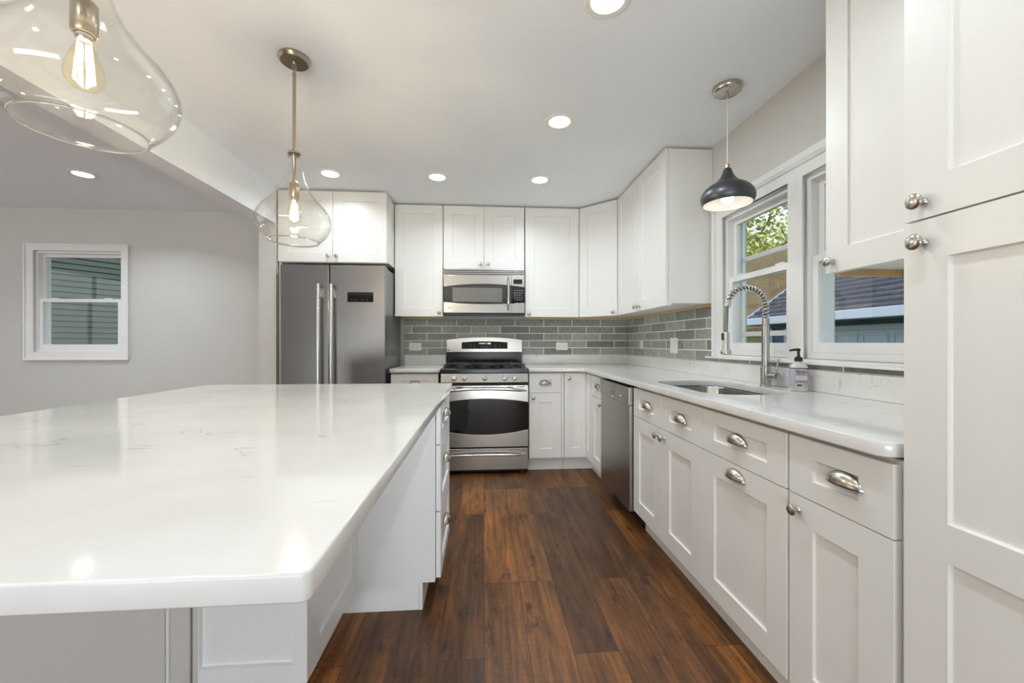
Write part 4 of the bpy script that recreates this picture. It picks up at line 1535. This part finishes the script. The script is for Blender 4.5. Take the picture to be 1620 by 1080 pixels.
for nm, par, x0, x1 in (('door_skin', dr, 0.0, dx), ('panel_skin', cpn, dx + 0.002, MW)):
    link(nm, prism_me([(x0, zz(1.766)), (x1, zz(1.766))] + band(x0, x1, lens_top)[::-1], 0.0, 0.0078, 'XZ'), M['steel_x'], par, bevel=0.001)
    link(nm, prism_me([(x0, zz(1.418))] + band(x0, x1, lens_bot) + [(x1, zz(1.418))], 0.0, 0.0078, 'XZ'), M['steel_x'], par, bevel=0.001)
    link('dark_glass' if par is dr else 'keypad', prism_me(band(x0, x1, lambda q: lens_bot(q) + 0.0005) + band(x0, x1, lambda q: lens_top(q) - 0.0005)[::-1], 0.0022, 0.0078, 'XZ'), M['micro_glass'] if par is dr else M['black_glass'], par)
link('window_screen', prism_me([(0.083, zz(1.521)), (0.545, zz(1.519)), (0.545, zz(1.650)), (0.083, zz(1.652))], 0.0012, 0.0020, 'XZ'), M['micro_screen'], dr)
P = []
for i in range(21):
    t = i / 20
    u = 2 * t - 1
    P.append((0.603, -0.036 * (1 - u ** 6) - 0.001, zz(1.443 + (1.748 - 1.443) * t)))
link('handle', tube_me(P, [0.012 * (0.55 + 0.45 * (1 - abs(2 * i / 20 - 1) ** 3)) for i in range(21)], 14), M['chrome'], dr)
link('clock_display', box_me(0.652, 0.735, -0.0012, -0.0002, zz(1.690), zz(1.733)), M['black_glass'], cpn)
for i in range(4):
    for j in range(5):
        if (i, j) == (3, 2):
            continue
        link('button', box_me(0.662 + 0.022 * i, 0.675 + 0.022 * i, 0.0012, 0.0020, zz(1.538 + 0.022 * j), zz(1.5435 + 0.022 * j)), M['grey_print'], cpn)
link('round_badge', lathe_me([(0, 0), (0, 0.005), (0.001, 0.0045), (0.001, 0)], 18, 'Y-'), M['slot'], dr, loc=(0.05, -0.0002, zz(1.462)))

# ------------------------------------------------------------------ refrigerator
fx0, fx1 = -1.678, -0.823
FW = fx1 - fx0
fr = thing('refrigerator', 'stainless steel side by side refrigerator with long bar handles', 'refrigerator', (fx0, 3.455, 0))
FH = 1.787
link('cabinet_body', box_me(0.004, FW - 0.004, 0.068, 0.66, 0.03, FH - 0.012), M['steel_side'], fr, bevel=0.004)
link('base_grille', box_me(0.01, FW - 0.01, 0.075, 0.11, 0.0, 0.0295), M['black_plastic'], fr)
xs = 0.398
dl = link('freezer_door', box_me(0.0, xs - 0.004, 0.0, 0.062, 0.045, FH), M['steel_z'], fr, bevel=0.006, seg=3)
dd = link('fridge_door', box_me(xs + 0.004, FW, 0.0, 0.062, 0.045, FH), M['steel_z'], fr, bevel=0.006, seg=3)
link('hinge_cover', box_me(FW - 0.07, FW - 0.012, 0.064, 0.16, FH - 0.0115, FH + 0.003), M['steel_side'], fr, bevel=0.004)
for par, hx in ((dl, xs - 0.069), (dd, xs + 0.035)):
    hd_ = link('handle', tube_me([(hx, -0.055, 0.45), (hx, -0.055, 1.622)], 0.013, 18), M['handle'], par)
    for hz in (0.53, 1.55):
        link('handle_mount', prism_me(rrect(hx - 0.009, hx + 0.009, hz - 0.04, hz + 0.04, 0.008, 5), -0.043, -0.0005, 'XZ'), M['handle'], hd_)
ds = link('display_panel', box_me(0.545, 0.757, -0.004, -0.0005, 1.478, 1.561), M['black_glass'], dd, bevel=0.0015)
for bx in (0.579, 0.615, 0.669, 0.706):
    link('touch_mark', box_me(bx - 0.007, bx + 0.007, -0.0048, -0.0042, 1.496, 1.4985), M['grey_print'], ds)

# ------------------------------------------------------------------ dishwasher
dwx = 0.884
r = thing('dishwasher', 'dark stainless steel dishwasher with top control strip under the countertop', 'dishwasher', (dwx, 2.984, 0), RZ)
w = 0.603
link('tub', box_me(0.006, w - 0.006, 0.045, 0.60, 0.1, 0.866), M['dark_gap'], r)
link('toe_plate', box_me(0.004, w - 0.004, 0.10, 0.115, 0.0, 0.099), M['black'], r)
dk = link('door', box_me(0.003, w - 0.003, 0.006, 0.044, 0.108, 0.753), M['steel_dark'], r, bevel=0.003)
cpn = link('control_strip', box_me(0.003, w - 0.003, 0.0, 0.044, 0.755, 0.866), M['steel_dark'], r, bevel=0.003)
link('display_window', box_me(0.255, 0.335, -0.0015, -0.0003, 0.818, 0.850), M['black_glass'], cpn)
link('start_button', lathe_me([(0, 0), (0, 0.009), (0.003, 0.008), (0.003, 0)], 18, 'Y-'), M['chrome'], cpn, loc=(0.30, -0.0003, 0.772))
link('start_button', lathe_me([(0, 0), (0, 0.008), (0.003, 0.007), (0.003, 0)], 18, 'Y-'), M['chrome'], cpn, loc=(0.46, -0.0003, 0.796))
for bx in (0.262, 0.284, 0.306, 0.328):
    for bz in (0.792, 0.806):
        link('button', lathe_me([(0, 0), (0, 0.004), (0.0015, 0.0035), (0.0015, 0)], 12, 'Y-'), M['slot'], cpn, loc=(bx, -0.0003, bz))


# ------------------------------------------------------------------ outlets
def outlet(label, loc, rotz, w, h, kind):
    r = thing('wall_outlet' if kind != 'switch' else 'light_switch', label, 'outlet' if kind != 'switch' else 'switch', loc, rotz)
    pl = link('cover_plate', box_me(-w / 2, w / 2, -0.006, -0.0003, -h / 2, h / 2), M['white_plastic'], r, bevel=0.002)
    if kind == 'duplex':
        for s in (-1, 1):
            rc = link('receptacle', prism_me(rrect(s * w * 0.21 - 0.017, s * w * 0.21 + 0.017, -0.0145, 0.0145, 0.006, 5), -0.0075, -0.0062, 'XZ'), M['white_plastic'], r)
            for q in (-1, 1):
                link('slot', box_me(s * w * 0.21 - 0.009, s * w * 0.21 + 0.001, -0.0082, -0.0077, q * 0.0055 - 0.001, q * 0.0055 + 0.001), M['slot'], rc)
            link('slot', box_me(s * w * 0.21 + 0.006, s * w * 0.21 + 0.010, -0.0082, -0.0077, -0.002, 0.002), M['slot'], rc)
    elif kind == 'duplex_up':
        for s in (-1, 1):
            rc = link('receptacle', prism_me(rrect(-0.0145, 0.0145, s * h * 0.2 - 0.015, s * h * 0.2 + 0.015, 0.006, 5), -0.0075, -0.0062, 'XZ'), M['white_plastic'], r)
            for q in (-1, 1):
                link('slot', box_me(q * 0.0055 - 0.001, q * 0.0055 + 0.001, -0.0082, -0.0077, s * h * 0.2 - 0.003, s * h * 0.2 + 0.006), M['slot'], rc)
    else:
        link('rocker', box_me(-0.016, 0.016, -0.0095, -0.0062, -0.033, 0.033), M['white_plastic'], r, bevel=0.002)


yt = YW - 0.0128
outlet('white duplex outlet on the tile left of the range', (-0.682, yt, 1.097), 0, 0.122, 0.078, 'duplex')
outlet('white duplex outlet on the far tile right of the range', (0.815, yt, 1.100), 0, 0.122, 0.078, 'duplex')
xt = XW - 0.0128
outlet('white outlet on the window wall tile close to the corner', (xt, 3.745, 1.118), RZ, 0.074, 0.078, 'duplex_up')
outlet('white rocker switch on the window wall tile below the double door cabinet', (xt, 3.09, 1.114), RZ, 0.122, 0.122, 'switch')

# ------------------------------------------------------------------ outdoors
GZ = -0.6
gr = link('lawn', box_me(-40, 70, -30, 90, GZ - 0.2, GZ), M['lawn'])
gr['kind'] = 'stuff'


def siding_me(length, z0, z1, lap=0.105, out=0.016, gap=0.014):
    """lapped boards: saw-tooth profile along local x, outer face towards -y"""
    prof = []
    zc = z0
    while zc < z1:
        prof += [(-out, zc), (-out * 0.4, zc + lap - gap), (0.05, zc + lap - gap), (0.05, zc + lap)]
        zc += lap
    poly = prof + [(0.08, zc), (0.08, z0)]
    return prism_me(poly, 0, length, 'YZ')


# detached garage seen through the sink windows
ga = thing('garage', 'navy sided garage with dark shingle roof and pale panelled door outside the sink window', 'building', (7.0, 0, GZ))
zg = lambda h: h - GZ
G0, G1 = 1.0, 10.15
link('wall', siding_me(G1 - G0 - 0.6, zg(GZ), zg(1.50), 0.15, 0.02), M['siding_navy'], ga, loc=(0.40, G1 - 0.3, 0), rot=(0, 0, RZ))
link('side_wall', prism_me([(0.48, zg(GZ)), (6.0, zg(GZ)), (6.0, zg(1.5)), (3.2, zg(3.55)), (0.48, zg(1.72))], G1 - 0.36, G1 - 0.30, 'XZ'), M['siding_navy'], ga)
roof_t = 0.10
course = [(0.0, zg(1.70)), (3.2, zg(3.94)), (6.4, zg(1.70)), (6.4, zg(1.78)), (3.2, zg(4.02))]
NC = 19
for k in range(NC, 0, -1):
    t1, t0 = k / NC, (k - 1) / NC
    course += [(3.2 * t1, zg(1.78) + 2.24 * t1 + (0.0 if k == NC else -0.012)), (3.2 * t0, zg(1.78) + 2.24 * t0 + 0.03)]
link('roof', prism_me(course, G0, G1, 'XZ'), M['roof_dark'], ga)
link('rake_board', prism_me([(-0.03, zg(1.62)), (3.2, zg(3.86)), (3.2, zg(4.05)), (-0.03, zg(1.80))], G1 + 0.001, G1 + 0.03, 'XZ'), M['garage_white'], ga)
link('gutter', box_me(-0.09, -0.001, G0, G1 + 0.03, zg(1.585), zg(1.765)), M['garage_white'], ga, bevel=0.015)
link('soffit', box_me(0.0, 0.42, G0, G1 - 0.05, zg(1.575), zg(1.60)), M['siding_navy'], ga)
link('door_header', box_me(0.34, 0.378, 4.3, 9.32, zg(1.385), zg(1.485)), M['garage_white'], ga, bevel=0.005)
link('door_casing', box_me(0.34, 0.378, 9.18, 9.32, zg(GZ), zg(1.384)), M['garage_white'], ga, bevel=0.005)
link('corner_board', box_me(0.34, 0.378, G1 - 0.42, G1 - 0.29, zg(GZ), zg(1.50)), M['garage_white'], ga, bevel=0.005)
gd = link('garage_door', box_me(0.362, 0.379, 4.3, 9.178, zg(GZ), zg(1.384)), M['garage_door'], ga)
for i in range(8):
    for j in range(4):
        ya = 4.42 + i * 0.595
        za = zg(GZ) + 0.08 + j * 0.49
        link('door_panel', frame_me(ya, ya + 0.50, za, za + 0.36, 0.03, 0.03, 0.03, 0.03, 0.346, 0.3615, 'YZ'), M['garage_door'], gd)

# brown-roofed house beyond
hb = thing('house', 'house with a broad brown shingle roof behind the garage, seen through the left sink window', 'building', (10.0, 0, GZ))
link('walls', box_me(0.5, 9.5, 11.2, 29.5, 0, 2.3), M['house_tan'], hb)
link('roof', prism_me([(0.0, 2.1), (5.0, 6.35), (10.0, 2.1), (10.0, 2.25), (5.0, 6.5), (0.0, 2.25)], 10.7, 30.0, 'XZ'), M['roof_brown'], hb)

# sage sided house beside the dining window
ang = math.atan2(0.848, 0.53)
nh = thing('house', 'sage green lap sided house wall close outside the left room window', 'building', (-6.2 - 0.53 * 5, 6.4 - 0.848 * 5, GZ), ang)
link('siding', siding_me(10.0, 0, 7.2, 0.086, 0.014), M['siding_green'], nh)
link('corner_board', box_me(-0.12, -0.001, -0.03, 0.10, 0, 7.3), M['garage_white'], nh)


def leaf_cloud(n, spots, size, seed):
    rnd = random.Random(seed)
    V, F = [], []
    for q in range(n):
        c, rr = spots[rnd.randrange(len(spots))]
        d = Vector((rnd.gauss(0, 1), rnd.gauss(0, 1), rnd.gauss(0, 1))).normalized() * rr * rnd.random() ** 0.45
        p = Vector(c) + d
        a = Vector((rnd.gauss(0, 1), rnd.gauss(0, 1), rnd.gauss(0, 1))).normalized()
        b = a.cross(Vector((rnd.gauss(0, 1), rnd.gauss(0, 1), rnd.gauss(0, 1)))).normalized()
        s = size * (0.6 + 0.8 * rnd.random())
        k = len(V)
        V += [p - a * s, p + b * s * 0.45, p + a * s, p - b * s * 0.45]
        F.append((k, k + 1, k + 2, k + 3))
    return mesh_from(V, F, recalc=False)


def tree(label, x, y, h, spread, seed, n=5200, leaf=0.11, trunk=0.22):
    rnd = random.Random(seed)
    r = thing('tree', label, 'tree', (x, y, GZ), 0, 'trees beyond the garage')
    top = h * 0.55
    link('trunk', tube_me([(0, 0, 0.02), (0, 0, 0.5), (0.1, 0.05, h * 0.2), (-0.05, 0.1, h * 0.4), (0.1, 0, top)], [trunk, trunk * 0.95, trunk * 0.85, trunk * 0.7, trunk * 0.5], 10), M['bark'], r)
    spots = []
    for k in range(11):
        a = 2 * PI * k / 11 + rnd.random()
        z0 = h * (0.22 + 0.33 * rnd.random())
        L_ = spread * (0.6 + 0.5 * rnd.random())
        zt = z0 + h * (0.10 + 0.32 * rnd.random())
        P = []
        for i in range(7):
            t = i / 6
            P.append((math.cos(a) * L_ * t + 0.25 * rnd.gauss(0, 1) * t, math.sin(a) * L_ * t + 0.25 * rnd.gauss(0, 1) * t, z0 + (zt - z0) * t ** 0.8))
        bo = link('branch', tube_me(P, [trunk * 0.42 * (1 - 0.85 * i / 6) for i in range(7)], 7), M['bark'], r)
        for i in (2, 3, 4, 5, 6):
            spots.append((P[i], spread * 0.20))
        for q in range(2):
            s0 = Vector(P[2 + q * 2])
            b2 = a + (0.9 if q else -0.9)
            Q = [s0 + Vector((math.cos(b2) * t * L_ * 0.5, math.sin(b2) * t * L_ * 0.5, t * h * 0.10)) + Vector((rnd.gauss(0, .1), rnd.gauss(0, .1), 0)) * t for t in (0, 0.35, 0.7, 1.0)]
            link('twig', tube_me(Q, [trunk * 0.16, trunk * 0.12, trunk * 0.08, trunk * 0.04], 6), M['bark'], bo)
            spots += [(Q[2], spread * 0.18), (Q[3], spread * 0.2)]
    link('foliage', leaf_cloud(n, spots, leaf, seed + 5), M['leaf'], r)
    return r


tree('leafy spring tree with spreading branches above the brown roof, seen in the left sink window', 24.5, 35.0, 17.0, 7.0, 11, n=9500, leaf=0.21)
tree('yellow green tree farther off, in the narrow upper pane of the right sink window', 42.0, 47.0, 21.0, 9.0, 23, n=8000, leaf=0.28)
sb = thing('shrub', 'dark green shrub at the corner of the garage wall', 'shrub', (8.6, 12.2, GZ))
link('stems', tube_me([(0, 0, 0), (0, 0, 0.9)], [0.05, 0.02], 8), M['bark'], sb)
link('foliage', leaf_cloud(2200, [((0, 0, 0.9), 0.75), ((0.5, 0.4, 1.1), 0.7), ((-0.4, 0.5, 1.3), 0.7), ((0.2, 0.7, 0.8), 0.6)], 0.07, 3), M['leaf_dark'], sb)
